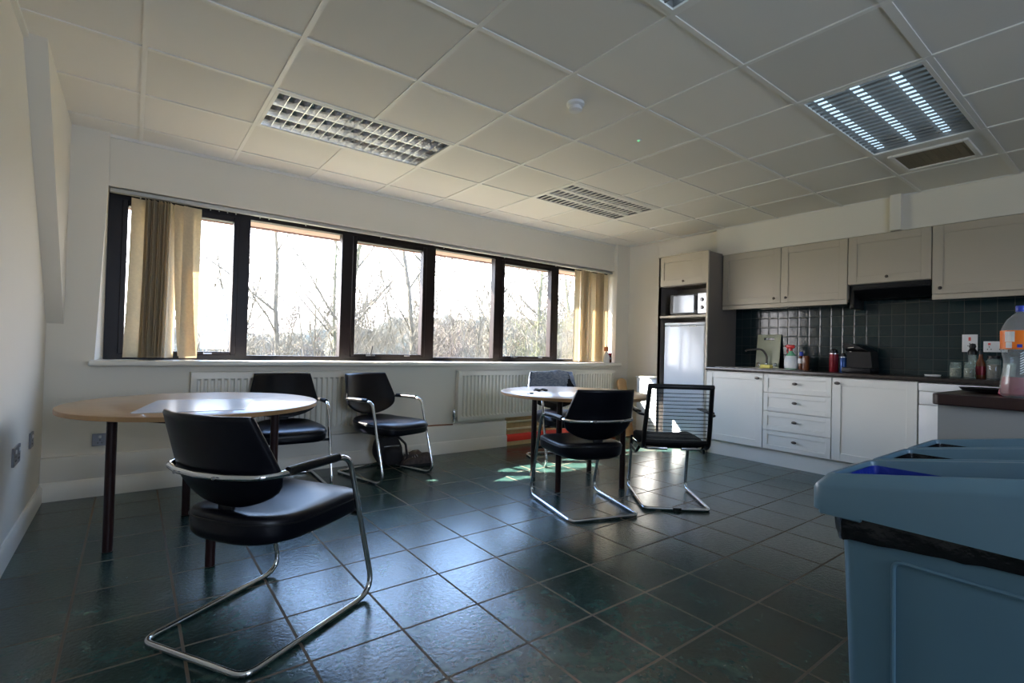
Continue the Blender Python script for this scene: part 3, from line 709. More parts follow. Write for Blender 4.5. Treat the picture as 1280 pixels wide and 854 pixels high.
# spray bottle
sp = thing('spray_bottle', 'green and white spray bottle with a red trigger head', 'spray bottle', (5.55, 2.41, WZ))
mt = Matrix.Translation((5.55, 2.41, WZ)) @ Matrix.Scale(.6, 4, (1, 0, 0))
m = MB().lathe([(.055, 0), (.062, .012), (.064, .06), (.060, .11), (.042, .16), (.020, .185), (.016, .20)], n=24, mtx=mt); m.build('body', 'greenclear', sp)
m = MB().lathe([(.0635, .012), (.0660, .06), (.0640, .10), (.053, .145)], n=24, mtx=mt); m.build('label', 'label', sp)
m = MB().lathe([(.017, .198), (.017, .222), (.010, .226)], (5.55, 2.41, WZ), 16)
m.rbox(5.535, 5.565, 2.375, 2.455, WZ + .224, WZ + .262, .008); m.tube([(5.55, 2.452, WZ + .245), (5.55, 2.468, WZ + .243)], .007, 10)
m.build('spray_head', 'redplastic', sp)
MB().tube(fillet([(5.55, 2.435, WZ + .228), (5.55, 2.452, WZ + .20), (5.55, 2.44, WZ + .175)], .02), .005, 8).build('trigger', 'redplastic', sp)
# small dark bottle beside it
sb = thing('small_bottle', 'small red-brown bottle with a blue cap beside the spray bottle', 'bottle', (5.56, 2.31, WZ))
MB().lathe([(.026, 0), (.028, .01), (.028, .12), (.016, .145), (.013, .15)], (5.56, 2.31, WZ), 18).build('body', 'brownglass', sb)
MB().lathe([(.0285, .07), (.0285, .12)], (5.56, 2.31, WZ), 18).build('label', 'label', sb)
MB().lathe([(.017, .148), (.017, .185), (.013, .19), (0, .19)], (5.56, 2.31, WZ), 18).build('cap', 'bluecap', sb)
t = tag(MB().rbox(5.50, 5.56, 2.225, 2.275, WZ + .0, WZ + .15, .006).build('brown_box', 'brownglass'), 'small brown carton standing right of the red-brown bottle', 'carton')
# flask pair
def flask(x, y, h, r, mt, label, capm='blackplastic'):
    t = thing('drinks_flask', label, 'flask', (x, y, WZ), group='metal flasks beside the coffee machine')
    MB().lathe([(r * .9, 0), (r, .006), (r, h * .78), (r * .8, h * .82)], (x, y, WZ), 20).build('body', mt, t)
    MB().lathe([(r * 1.02, h * .77), (r * 1.02, h * .81)], (x, y, WZ), 20).build('collar', 'steel', t)
    MB().lathe([(r * .8, h * .815), (r * .85, h * .85), (r * .8, h * .93), (r * .45, h), (0, h)], (x, y, WZ), 20).build('cap', capm, t)
flask(5.50, 1.985, .225, .040, 'darkred', 'dark red metal flask with a steel collar')
flask(5.50, 1.905, .185, .026, 'bluemetal', 'slim blue metal flask beside the dark red one')
# coffee machine (black)
cm = thing('coffee_machine', 'black coffee machine on the worktop under the cooker hood', 'coffee machine', (5.58, 1.78, WZ))
m = MB().rbox(5.44, 5.68, 1.66, 1.90, WZ, WZ + .05, .01)
m.rings([[(5.50 + .0, 1.665, WZ + .05), (5.69, 1.665, WZ + .05), (5.69, 1.87, WZ + .05), (5.50, 1.87, WZ + .05)], [(5.50, 1.68, WZ + .2), (5.69, 1.68, WZ + .2), (5.69, 1.87, WZ + .2), (5.50, 1.87, WZ + .2)], [(5.46, 1.72, WZ + .225), (5.69, 1.72, WZ + .225), (5.69, 1.88, WZ + .23), (5.46, 1.88, WZ + .23)], [(5.46, 1.78, WZ + .26), (5.69, 1.78, WZ + .26), (5.69, 1.90, WZ + .285), (5.46, 1.90, WZ + .285)]])
m.build('body', 'blackplastic', cm, smooth=30)
MB().tube([(5.455, 1.85, WZ + .235), (5.455, 1.80, WZ + .240)], .008, 10).rbox(5.452, 5.462, 1.82, 1.84, WZ + .195, WZ + .205, .002, 1).build('spout', 'chrome', cm)
# right end: saucer, jars, bottle
o = tag(MB().lathe([(.03, 0), (.05, .004), (.056, .016), (.053, .017), (.045, .008), (0, .007)], (5.40, 1.20, WZ), 24).build('saucer', 'white'), 'small white saucer on the worktop left of the glass jars', 'saucer')
def jar(x, y, r, h, fill, label, lidm='steel', group='glass jars at the right end of the worktop'):
    t = thing('glass_jar', label, 'jar', (x, y, WZ), group=group)
    MB().lathe([(r * .92, 0), (r, .008), (r, h * .78), (r * .82, h * .86), (r * .82, h * .9)], (x, y, WZ), 22).build('body', 'jar', t)
    MB().lathe([(r * .85, .006), (r * .9, .012), (r * .9, h * .62), (0, h * .64)], (x, y, WZ), 18).build('contents', fill, t)
    MB().lathe([(r * .9, h * .88), (r * .9, h), (r * .84, h * 1.02), (0, h * 1.02)], (x, y, WZ), 22).build('lid', lidm, t)
jar(5.52, 1.075, .040, .125, 'pasta', 'left of the two squat glass jars with speckled contents', 'jar')
jar(5.50, .985, .036, .130, 'pasta', 'squat glass jar with speckled contents in front of the tall pepper mill', 'jar')
pm = thing('pepper_mill', 'clear mill with a black top in front of the switch plate', 'mill', (5.60, .985, WZ))
MB().lathe([(.026, 0), (.028, .01), (.028, .19), (.02, .20)], (5.60, .985, WZ), 18).build('body', 'jar', pm)
MB().lathe([(.030, .195), (.032, .22), (.024, .235), (.018, .245), (.024, .262), (.018, .285), (0, .29)], (5.60, .985, WZ), 18).build('top', 'blackplastic', pm)
db = thing('dark_bottle', 'dark bottle with a maroon label between the mill and the coffee jar', 'bottle', (5.55, .925, WZ))
MB().lathe([(.03, 0), (.032, .01), (.032, .12), (.014, .165), (.012, .20)], (5.55, .925, WZ), 18).build('body', 'brownglass', db)
MB().lathe([(.0325, .03), (.0325, .10)], (5.55, .925, WZ), 18).build('label', 'darkred', db)
MB().lathe([(.013, .198), (.013, .225), (0, .226)], (5.55, .925, WZ), 14).build('cap', 'blackplastic', db)
jar(5.54, .845, .045, .185, 'coffee', 'tall jar of dark coffee granules with a black lid', 'blackplastic')
t = tag(MB().lathe([(.030, 0), (.034, .004), (.040, .13), (.037, .13), (.031, .01), (0, .009)], (5.55, .755, WZ), 22).build('drinking_glass', 'jar'), 'clear drinking glass beside the coffee jar, next to the soft drink bottle', 'glass')

# ------------------------------------------------------------------ peninsula
PZ = .969; PX = 2.50
pn = thing('peninsula_unit', 'grey panelled peninsula cupboard under a dark red-brown top', 'cupboard', (2.9, -.4, 0))
m = MB().box(PX + .03, 3.25, -1.6, .545, .10, .925); m.build('body', 'penpanel', pn, smooth=0)
MB().box(PX + .07, 3.2, -1.55, .50, 0, .10).build('plinth', 'penpanel', pn, smooth=0)
rad_ = .035; m = MB()
pl = [(PX, -1.65), (PX, .562 - rad_)] + [(PX + rad_ - rad_ * math.cos(R(q * 15)), .562 - rad_ + rad_ * math.sin(R(q * 15))) for q in range(1, 7)] + [(3.30, .562), (3.30, -1.65)]
m.prism(pl, 'z', PZ - .043, PZ)
o = tag(m.build('peninsula_worktop', 'penwood', smooth=30), 'dark red-brown worktop with a rounded corner on the grey peninsula', 'worktop')
md = o.modifiers.new('Bevel', 'BEVEL'); md.width = .005; md.segments = 2; md.limit_method = 'ANGLE'
o = tag(MB().lathe([(.05, 0), (.10, .006), (.115, .020), (.110, .020), (.09, .008), (0, .006)], n=28, mtx=Matrix.Translation((2.80, .42, PZ)) @ Matrix.Scale(.8, 4, (1, 0, 0))).build('black_dish', 'blackplastic'), 'flat black dish on the peninsula worktop', 'dish')
o = tag(MB().lathe([(.018, 0), (.024, .006), (.022, .03), (.010, .055), (.003, .06)], n=9, mtx=Matrix.Translation((2.68, .375, PZ)) @ Matrix.Rotation(.2, 4, 'X')).build('crimson_packet', 'pink'), 'crumpled crimson packet at the foot of the soft drink bottle', 'packet')
o = tag(MB().rbox(2.74, 2.82, .27, .34, PZ, PZ + .018, .007).build('olive_packet', 'yellow'), 'flat olive packet lying behind the soft drink bottle', 'packet')
# soft drink bottle
bx_, by_ = 2.62, .328
sd = thing('soft_drink_bottle', 'large clear soft drink bottle with an orange label and blue cap', 'bottle', (bx_, by_, PZ))
m = MB().lathe([(.030, .006), (.046, 0), (.054, .012), (.055, .05), (.050, .085), (.0465, .115), (.046, .135), (.050, .155), (.0545, .18), (.0545, .245), (.050, .262), (.038, .288), (.022, .306), (.013, .314), (.0125, .322)], (bx_, by_, PZ), 40)
m.build('body', 'bottle', sd, smooth=60)
m = MB().lathe([(.0552, .178), (.0556, .182), (.0556, .243), (.0552, .247)], (bx_, by_, PZ), 40); lb = m.build('label', 'orange', sd, smooth=60)
MB().lathe([(.0145, .318), (.0150, .322), (.0150, .336), (.0135, .340), (0, .340)], (bx_, by_, PZ), 24).build('cap', 'bluecap', sd)
MB().lathe([(.044, .006), (.052, .014), (.053, .045), (.0485, .075), (0, .076)], (bx_, by_, PZ), 28).build('drink', mat('pinkish red drink', (.35, .06, .10), .2, noise=(9, .5, (.45, .14, .16))), sd)
m = MB()
for q in range(9):
    z = .10 + q * .009; r_ = .0515 - abs(z - .135) * -.02
    a0 = R(205); m.tube([(bx_ + .0475 * math.cos(a0 + .16 * k), by_ + .0475 * math.sin(a0 + .16 * k), PZ + z + .006 * k) for k in range(-2, 3)], .0022, 5)
m.build('rib', 'label', sd)
# letter and mark on the label
def wrap(m, pts_fn, r): pass
def label_poly(polys, mt, name, r=.0559):
    m = MB()
    for P in polys:
        n = len(P); base = []
        for (a, z) in P: base.append((bx_ + r * math.cos(a), by_ + r * math.sin(a), PZ + z))
        top = [(bx_ + (r + .0004) * math.cos(a), by_ + (r + .0004) * math.sin(a), PZ + z) for a, z in P]
        m.add(base + top, [tuple(range(n, 2 * n))] + [(k, (k + 1) % n, n + (k + 1) % n, n + k) for k in range(n)])
    m.build(name, mt, lb, smooth=0)
A0 = R(195)
def rect(u0, u1, z0, z1, n=1):
    ks = max(1, int(abs(u1 - u0) / .08)); out = []
    for k in range(ks):
        a = u0 + (u1 - u0) * k / ks; b_ = u0 + (u1 - u0) * (k + 1) / ks
        out.append([(A0 + a, z0), (A0 + b_, z0), (A0 + b_, z1), (A0 + a, z1)])
    return out
label_poly(rect(.10, .62, .195, .236), 'bluecap', 'letter_back')
label_poly(rect(.18, .28, .200, .231), 'label', 'letter', .0564)
label_poly(rect(.28, .48, .222, .231) + rect(.28, .42, .211, .219), 'label', 'letter', .0564)
label_poly(rect(-.95, -.42, .205, .243) + rect(-.90, -.55, .182, .204), 'label', 'label_print')
label_poly(rect(-.30, -.06, .184, .196), 'bluecap', 'label_print')

# ------------------------------------------------------------------ recycling bins
def bin_(x0, label, bag, inner, group='pale blue recycling bins side by side', slots=True):
    W, Lh = .285, .60
    y1 = .500; y0 = y1 - Lh; x0 += .035
    t = thing('recycling_bin', label, 'bin', (x0 + W / 2, (y0 + y1) / 2, 0), group=group)
    # tapered hollow body
    def ring(z, ins, th=0): 
        a, b_, c, d = x0 + ins + th, x0 + W - ins - th, y0 + ins + th, y1 - ins - th; r = .03; pts = []
        for cx, cy, s0 in ((b_ - r, d - r, 0), (a + r, d - r, 90), (a + r, c + r, 180), (b_ - r, c + r, 270)):
            for k in range(5): an = R(s0 + 22.5 * k); pts.append((cx + r * math.cos(an), cy + r * math.sin(an), z))
        return pts
    zt = .735
    m = MB().rings([ring(0, .035), ring(.02, .028), ring(.3, .016), ring(zt, .0), ring(zt, .0, .004), ring(.3, .016, .004), ring(.03, .03, .004)])
    body = m.build('body', 'binblue', t, smooth=40)
    # raised outline panel on the long face, recessed look
    m = MB(); def_x = lambda z: x0 + .0 + (zt - z) * .037 - .0035
    zA, zB, ya, yb = .10, .628, y0 + .04, y1 - .115
    m.tube(fillet([(def_x(zB), yb, zB), (def_x(zB), ya, zB), (def_x(zA), ya, zA), (def_x(zA), yb, zA)], .02, 4, True), .005, 8, True)
    m.build('panel_rib', 'binblue', t)
    # liner folded over the body edge
    m = MB(); o1 = []
    rr = random.Random(int(x0 * 100))
    n = len(ring(0, 0)); 
    def wob(P, amp, dz): return [(p[0] + rr.uniform(-amp, amp), p[1] + rr.uniform(-amp, amp), p[2] + dz(p) + rr.uniform(-amp, amp)) for p in P]
    def dense(P):
        out = []
        for i in range(len(P)):
            a = Vector(P[i]); b_ = Vector(P[(i + 1) % len(P)]); k = max(1, int((b_ - a).length / .03))
            for q in range(k): out.append(tuple(a + (b_ - a) * q / k))
        return out
    base = dense(ring(0, 0))
    def lay(z, out, amp, sl=0.):
        cx, cy = x0 + W / 2, (y0 + y1) / 2; res = []
        for p in base:
            dx, dy = p[0] - cx, p[1] - cy; f = (W / 2 + out) / (W / 2); g = (Lh / 2 + out) / (Lh / 2)
            res.append((cx + dx * f + rr.uniform(-amp, amp), cy + dy * g + rr.uniform(-amp, amp), z + sl * (y1 - p[1]) + rr.uniform(-amp, amp)))
        return res
    m.rings([lay(.646, .006, .0022, .09), lay(.662, .010, .003, .07), lay(.69, .010, .004, .03), lay(.715, .012, .003), lay(.745, .008, .002), lay(.752, -.004, .001), lay(.72, -.012, .001), lay(.35, -.03, .004)], cap=False)
    m.build('liner', bag, t, smooth=80)
    # sloping collar on top
    m = MB(); ex = .040
    X0, X1, Y0, Y1 = x0 - ex + .002, x0 + W + ex - .014, y0 - ex, y1 + ex + .012
    sl = .175
    def top(y): return .800 + (Y1 - y) * sl
    def cr(dx, dz, low=None):
        a, b_, c, d = X0 + dx, X1 - dx, Y0 + dx, Y1 - dx; r = max(.012, .03 - dx * .3); pts = []
        for cx, cy, s0 in ((b_ - r, d - r, 0), (a + r, d - r, 90), (a + r, c + r, 180), (b_ - r, c + r, 270)):
            for k in range(5):
                an = R(s0 + 22.5 * k); x, y = cx + r * math.cos(an), cy + r * math.sin(an)
                pts.append((x, y, (low if low is not None else top(y) + dz)))
        return pts
    m.rings([cr(.022, 0, .722), cr(.0, 0, .715), cr(.0, -.034), cr(.003, -.026), cr(.024, -.003), cr(.030, 0), cr(.037, -.002), cr(.040, -.012), cr(.046, 0, .722)], cap=False)
    a = cr(.022, 0, .722); b_ = cr(.046, 0, .722)
    m.rings([a, b_], cap=False)
    col = m.build('collar', 'binrim', t, smooth=40)
    m = MB().rings([cr(.0475, 0, .796), cr(.049, 0, .77), cr(.056, 0, .70), cr(.095, 0, .45)], cap=False)
    m.build('inner_liner', inner, t, smooth=40)
    # notch step under the collar
    MB().rbox(X0 + .001, X0 + .012, y1 - .060, Y1 - .02, .706, .722, .003, 1).build('collar_lip', 'binrim', t)
    return t
bin_(1.395, 'nearest pale blue recycling bin, its long side filling the bottom right corner', 'binbag', 'bluebag')
bin_(1.725, 'middle pale blue recycling bin in the row', 'binbag', 'binbag')
bin_(2.055, 'farthest pale blue recycling bin, next to the grey peninsula', 'binbag', 'binbag')

# ------------------------------------------------------------------ cantilever armchairs
def back_half(z, zb=.495, zt=.848, wide=.255, wt=.212, zc=.645):
    if z >= zc: return wide + (wt - wide) * ((z - zc) / (zt - zc)) ** 1.1
    q = (zc - z) / (zc - zb); return wide * max(0., 1 - q ** 2.6) ** .62
def back_y(u, z):   # rear surface, forward = +y
    base = .018 - (z - .64) * .30 + (.06 * max(0, (.62 - z) / .14) ** 1.5)
    return base + .085 * abs(u) ** 2.2
def make_chair(label):
    t = thing('cantilever_chair', label, 'chair', group='black leather cantilever armchairs with chrome frames')
    # chrome frame: closed loop of floor bar, rails, uprights, arms and band round the back
    pts = [(0, 0, .0125), (-.250, 0, .0125), (-.268, .650, .0125), (-.262, .470, .642), (-.252, .12, .640), (-.222, .055, .640), (-.12, .012, .640), (0, -.004, .640),
           (.12, .012, .640), (.222, .055, .640), (.252, .12, .640), (.262, .470, .642), (.268, .650, .0125), (.250, 0, .0125)]
    rd = [0, .055, .085, .075, .02, .06, .08, 0, .08, .06, .02, .075, .085, .055]
    m = MB().tube(fillet(pts, rd, 7, True), .0117, 12, True)
    m.build('frame', 'chrome', t, smooth=60, world=False)
    m = MB()
    m.tube([(-.258, .560, .375), (.258, .560, .375)], .010, 10)
    for s_ in (-1, 1): m.tube([(s_ * .14, .56, .372), (s_ * .14, .16, .372)], .008, 8)
    m.build('seat_support', 'blackplastic', t, world=False)
    # armrest pads
    for s_ in (-1, 1):
        m = MB().tube(fillet([(s_ * .2535, .155, .645), (s_ * .257, .28, .648), (s_ * .2605, .405, .648)], .05, 4), .0165, 12)
        m.build('arm_pad', 'blackplastic', t, world=False)
    # seat cushion
    def outline(f, z, crown=0.):
        pts = []; n = 44
        for k in range(n):
            a = 2 * PI * k / n; c, s_ = math.cos(a), math.sin(a)
            e = .42 if s_ > 0 else .62
            x = .243 * math.copysign(abs(c) ** e, c); y = math.copysign(abs(s_) ** e, s_)
            x *= (1.0 if y > 0 else 1 - .07 * (-y) ** 1.5)
            y = .355 + (.300 if y > 0 else .290) * y
            x *= f; y = .355 + (y - .355) * f
            dz = -.022 * max(0, (y - .52) / .14) ** 2 - .012 * max(0, 1 - abs(y - .30) / .2) * (1 - (x / .25) ** 2) + .016 * max(0, (.22 - y) / .13)
            pts.append((x, y, z + dz * crown))
        return pts
    m = MB().rings([outline(.84, .376), outline(.95, .378, .3), outline(.985, .388, .5), outline(.995, .410, .7), outline(1.0, .440, 1), outline(.992, .455, 1), outline(.965, .465, 1), outline(.88, .472, 1), outline(.7, .475, 1), outline(.4, .476, 1), outline(.1, .476, 1)])
    seat = m.build('seat', 'leather', t, smooth=70, world=False)
    m = MB().tube(outline(1.004, .442, 1), .0032, 6, True); m.build('piping', 'blackplastic', seat, world=False, smooth=60)
    m = MB().rings([outline(.72, .362), outline(.82, .366), outline(.82, .378)]); m.build('seat_pan', 'blackplastic', t, world=False)
    # backrest
    th = .042; nu, nz = 22, 20; zs = [.495 + (.848 - .495) * (1 - math.cos(PI * k / nz)) / 2 for k in range(nz + 1)]
    front, rear = [], []
    rows = []
    for z in zs:
        h = max(.035, back_half(z)); rf, rb = [], []
        for k in range(nu + 1):
            u = -math.cos(PI * k / nu)
            x = u * h; uu = x / .255
            edge = max(0, 1 - abs(u) ** 8) ** .5; zz = min(1, (z - .495) / .02 + .3, (.848 - z) / .012 + .35)
            tk = th * (.35 + .65 * edge) * max(.3, zz)
            yb = back_y(uu, z)
            rb.append((x, yb + (th - tk) * .35, z)); rf.append((x, yb + (th - tk) * .35 + tk, z))
        rows.append(rb + rf[::-1])
    m = MB().rings(rows); m.build('backrest', 'leather', t, smooth=60, world=False)
    m = MB()
    for s_ in (-1, 1):
        x = s_ * .095; y = -.002
        mt = Matrix.Translation((x, y - .008, .640)) @ Matrix.Rotation(PI / 2, 4, 'X')
        m.lathe([(.0065, 0), (.0065, .004), (.004, .006), (0, .006)], n=10, mtx=mt)
    m.build('screw', 'steel', t, world=False)
    # support strut from back to seat
    m = MB()
    m.rbox(-.035, .035, .112, .128, .45, .52, .005, 2)
    m.build('back_strut', 'blackplastic', t, world=False)
    return t
def place(o, x, y, heading, label=None):
    o.location = (x, y, 0); o.rotation_euler = (0, 0, R(heading - 90))
    if label: o['label'] = label
chair = make_chair('large black armchair nearest the camera, its back to us at the left oak table')
CHAIRS = [
    (.190, 2.02, 31.5, None),
    (2.4875, 2.211, 72.6, 'black leather armchair with its back to us in front of the right table'),
    (1.0, 4.44, -94, 'black leather armchair behind the left oak table, against the radiator'),
    (1.665, 4.37, -74, 'empty black leather armchair by the window wall with a bag under it'),
    (3.54, 3.965, -110, 'black leather armchair behind the right table with a grey-blue cloth on its back'),
]
for i, (x, y, h, lab) in enumerate(CHAIRS):
    c = chair if i == 0 else copy_tree(chair)
    place(c, x, y, h, lab)

# cloth over the back of the far chair
cl = MB(); rows = []
path = [('f', z) for z in (.69, .72, .75, .78, .81, .835)] + [('t', .868), ('t2', .868)] + [('b', z) for z in (.835, .81, .77, .73, .70, .68)]
def cloth_layer(off):
    rows = []
    for side, z in path:
        row = []
        for k in range(25):
            u = k / 24 * 2 - 1; zz = z
            if side == 'f': zz = z + .02 * u + .010 * math.sin(u * 9); y = back_y(u * .85, min(z, .845)) + .042 + .012 + off
            elif side == 'b': zz = z - .03 * u + .010 * math.sin(u * 7 + 1); y = back_y(u * .85, min(z, .845)) - .012 - off
            elif side == 't': y = back_y(u * .85, .845) + .034; zz = .866 + .014 * math.exp(-((u + .45) / .3) ** 2) + off
            else: y = back_y(u * .85, .845) + .006; zz = .866 + .014 * math.exp(-((u + .45) / .3) ** 2) + off
            hw = back_half(min(zz, .848)) + .014 + off
            y += .004 * math.sin(u * 17 + z * 30)
            row.append((u * hw, y, zz))
        rows.append(row)
    return rows
A_ = cloth_layer(.004); B_ = cloth_layer(-.003)
cl.rings(A_, closed=False, cap=False); cl.rings([r[::-1] for r in B_], closed=False, cap=False)
n0 = 25; nr = len(path); tot = n0 * nr
def ia(i, j): return i * n0 + j
def ib(i, j): return tot + i * n0 + (n0 - 1 - j)
rim = [(0, j) for j in range(n0)] + [(i, n0 - 1) for i in range(1, nr)] + [(nr - 1, j) for j in range(n0 - 2, -1, -1)] + [(i, 0) for i in range(nr - 2, 0, -1)]
for q in range(len(rim)):
    p1, p2 = rim[q], rim[(q + 1) % len(rim)]
    cl.f.append((ia(*p1), ia(*p2), ib(*p2), ib(*p1))); cl.mi.append(0)
cl.tube([(-.21, -.062, .86), (-.10, -.066, .83), (.05, -.05, .79), (.19, -.005, .745)], .006, 6)
o = cl.build('folded_cloth', 'knit', smooth=70); place(o, 3.54, 3.965, -110)
tag(o, 'grey-blue knitted cloth draped over the chair back behind the right table', 'cloth')

# mesh-backed chair
t = thing('mesh_chair', 'black mesh-backed chair with a cantilever chrome frame between the table and kitchen', 'chair')
m = MB().tube(fillet([(-.05, .10, .415), (-.205, .10, .415), (-.222, .50, .415), (-.228, .585, .0125), (-.228, 0, .0125), (.228, 0, .0125), (.228, .585, .0125), (.222, .50, .415), (.205, .10, .415), (.05, .10, .415)], [0, .05, .07, .06, .05, .05, .06, .07, .05, 0], 7), .0125, 12)
m.build('frame', 'chrome', t, smooth=60, world=False)
m = MB().lathe([(.022, 0), (.022, .022)], (0, 0, .0), 12).rbox(-.03, .03, -.016, .016, .0, .022, .004, 1)
m.build('glide', 'blackplastic', t, world=False)
def sq(f, z):
    pts = []
    for k in range(40):
        a = 2 * PI * k / 40; c, s_ = math.cos(a), math.sin(a)
        pts.append((.225 * math.copysign(abs(c) ** .4, c) * f, .325 + (.235 * math.copysign(abs(s_) ** .4, s_)) * f, z - (.02 * max(0, s_) ** 3)))
    return pts
m = MB().rings([sq(.9, .412), sq(.98, .418), sq(1, .435), sq(.99, .468), sq(.93, .482), sq(.6, .486), sq(.1, .486)])
m.build('seat', 'blackfabric', t, smooth=60, world=False)
def by(z): return .055 - (z - .46) * .24
def flatbar(pts, a, b_): # bar with rectangular section
    return pts
m = MB()
for s_ in (-1, 1):
    m.tube(fillet([(s_ * .222, .17, .425), (s_ * .226, .06, .425), (s_ * .226, by(.55), .55), (s_ * .212, by(.875), .875)], [0, .07, .1, 0], 6), .016, 10)
    m.tube(fillet([(s_ * .222, .17, .425), (s_ * .25, .20, .36), (s_ * .245, .42, .375), (s_ * .222, .50, .43)], .05, 6), .011, 8)
m.rbox(-.228, .228, by(.875) - .016, by(.875) + .018, .85, .885, .012, 3)
m.rbox(-.22, .22, by(.48) - .012, by(.48) + .012, .452, .485, .008, 2)
m.build('back_frame', 'blackplastic', t, smooth=50, world=False)
mesh_m = glass_mat('sheer grey mesh', (.74, .77, .80), haze=.12)
m = MB(); rws = []
for k in range(9):
    z = .475 + (.86 - .475) * k / 8; rws.append([(u * .205, by(z) - .010 * (1 - u * u), z) for u in (-1, -.5, 0, .5, 1)])
m.rings(rws, closed=False, cap=False); m.build('mesh_panel', mesh_m, t, smooth=60, world=False)
m = MB()
for k in range(13):
    z = .50 + k * .0265; m.rings([[(u * .207, by(z) - .010 * (1 - u * u) - d1, z + d2) for u in (-1, -.5, 0, .5, 1)] for d1, d2 in ((.0025, 0), (.0025, .0045), (-.001, .0045), (-.001, 0), (.0025, 0))], closed=False, cap=False)
m.build('stripe', 'blackplastic', t, world=False)
for s_ in (-1, 1):
    m = MB().tube(fillet([(s_ * .22, by(.66), .66), (s_ * .262, by(.66) + .03, .665), (s_ * .262, .20, .668)], .03, 4), .009, 8)
    m.rbox(min(s_ * .235, s_ * .285), max(s_ * .235, s_ * .285), .10, .36, .668, .682, .007, 2)
    m.build('armrest', 'blackplastic', t, world=False)
place(t, 3.053, 2.064, 50)

# ------------------------------------------------------------------ tables
def round_table(x, y, r, z, legs, label):
    t = thing('round_table', label, 'table', (x, y, 0), group='round oak-topped tables')
    m = MB().lathe([(0, z - .024), (r - .004, z - .024), (r - .001, z - .022), (r - .001, z - .002)], (x, y, 0), 96); m.f = m.f
    top = MB().lathe([(0, z - .0238), (r - .006, z - .0238), (r - .002, z - .0225), (r - .002, z - .0015), (r - .005, z), (0, z)], (x, y, 0), 96)
    tt = top.build('tabletop', 'oak', t, smooth=40)
    MB().lathe([(r - .0025, z - .0235), (r, z - .0225), (r, z - .0025), (r - .0025, z - .0008)], (x, y, 0), 96).build('edge_band', 'oakedge', tt, smooth=40)
    m = MB(); n = len(legs)
    for a in range(n):
        p, q = Vector(legs[a]), Vector(legs[(a + 1) % n]); d = (q - p).normalized(); nr_ = Vector((-d.y, d.x)) * .009
        p2, q2 = p + d * .02, q - d * .02
        m.add([(p2.x + s1 * nr_.x, p2.y + s1 * nr_.y, zz) for s1 in (-1, 1) for zz in (z - .07, z - .025)] + [(q2.x + s1 * nr_.x, q2.y + s1 * nr_.y, zz) for s1 in (-1, 1) for zz in (z - .07, z - .025)], [(0, 1, 3, 2), (4, 6, 7, 5), (0, 4, 5, 1), (2, 3, 7, 6), (0, 2, 6, 4), (1, 5, 7, 3)])
    m.build('apron', 'leg', t, smooth=0)
    for lx, ly in legs:
        l = MB().lathe([(.019, 0), (.023, .004), (.023, z - .03)], (lx, ly, 0), 20).build('leg', 'leg', t)
        MB().lathe([(.036, z - .030), (.036, z - .0242)], (lx, ly, 0), 20).build('mounting_plate', 'blackplastic', l)
    return t
round_table(.32, 3.34, .62, .75, [(-.069, 3.302), (.336, 2.83), (.700, 3.26), (.300, 3.74)], 'round oak-topped table on the left with a clear sheet on it')
round_table(2.985, 3.03, .62, .747, [(2.788, 3.314), (2.659, 2.857), (3.161, 2.647), (3.358, 3.198)], 'round oak-topped table on the right with keys and sunglasses on it')
# clear desk sheet on the left table
m = MB(); sh = [(.00, 2.93), (.47, 2.86), (.60, 3.40), (.13, 3.50)]
def inset(P, d):
    c = sum((Vector(p) for p in P), Vector((0, 0))) / len(P); return [tuple(c + (Vector(p) - c) * (1 - d)) for p in P]
m.prism([tuple(p) for p in fillet([(a, b_, 0) for a, b_ in sh], .02, 4, True) and [(p.x, p.y) for p in fillet([(a, b_, 0) for a, b_ in sh], .02, 4, True)]], 'z', .7502, .7526)
tag(m.build('desk_sheet', 'plastic', smooth=30), 'translucent grey plastic sheet lying on the left oak table', 'sheet')
# keys and sunglasses
t = thing('key_bunch', 'small bunch of keys with a green fob near the edge of the right table', 'keys', (2.50, 3.05, .747))
MB().rbox(2.515, 2.545, 3.035, 3.06, .7475, .757, .004).build('fob', 'barkgreen', t)
m = MB()
m.tube([(2.50 + .012 * math.cos(a), 3.05 + .012 * math.sin(a), .7495) for a in [2 * PI * k / 12 for k in range(12)]], .0013, 6, True)
for a in (2.6, 3.4, 4.3):
    d = Vector((math.cos(a), math.sin(a))); n_ = Vector((-d.y, d.x)); p = Vector((2.50, 3.05)) + d * .014
    m.add([(*(p + n_ * .007 * s1 + d * q), zz) for q in (0, .02) for s1 in (-1, 1) for zz in (.7475, .7495)], [(0, 1, 3, 2), (4, 6, 7, 5), (0, 4, 5, 1), (2, 3, 7, 6), (0, 2, 6, 4), (1, 5, 7, 3)])
    p = p + d * .018
    m.add([(*(p + n_ * .0025 * s1 + d * q), zz) for q in (0, .03) for s1 in (-1, 1) for zz in (.7475, .7493)], [(0, 1, 3, 2), (4, 6, 7, 5), (0, 4, 5, 1), (2, 3, 7, 6), (0, 2, 6, 4), (1, 5, 7, 3)])
m.build('keys', 'steel', t)
t = thing('sunglasses', 'folded black sunglasses on the right table', 'sunglasses', (2.76, 3.20, .747))
m = MB()
for s_ in (-1, 1):
    mt = Matrix.Translation((2.76 + s_ * .035, 3.20 - s_ * .004, .760)) @ Matrix.Rotation(R(28), 4, 'X') @ Matrix.Scale(1.25, 4, (1, 0, 0))
    m.lathe([(0, -.001), (.022, -.001), (.025, 0), (.022, .0015), (0, .0015)], n=18, mtx=mt)
m.tube([(2.745, 3.202, .762), (2.76, 3.205, .764), (2.775, 3.199, .762)], .003, 6)
m.build('lenses', 'blackplastic', t)
m = MB()
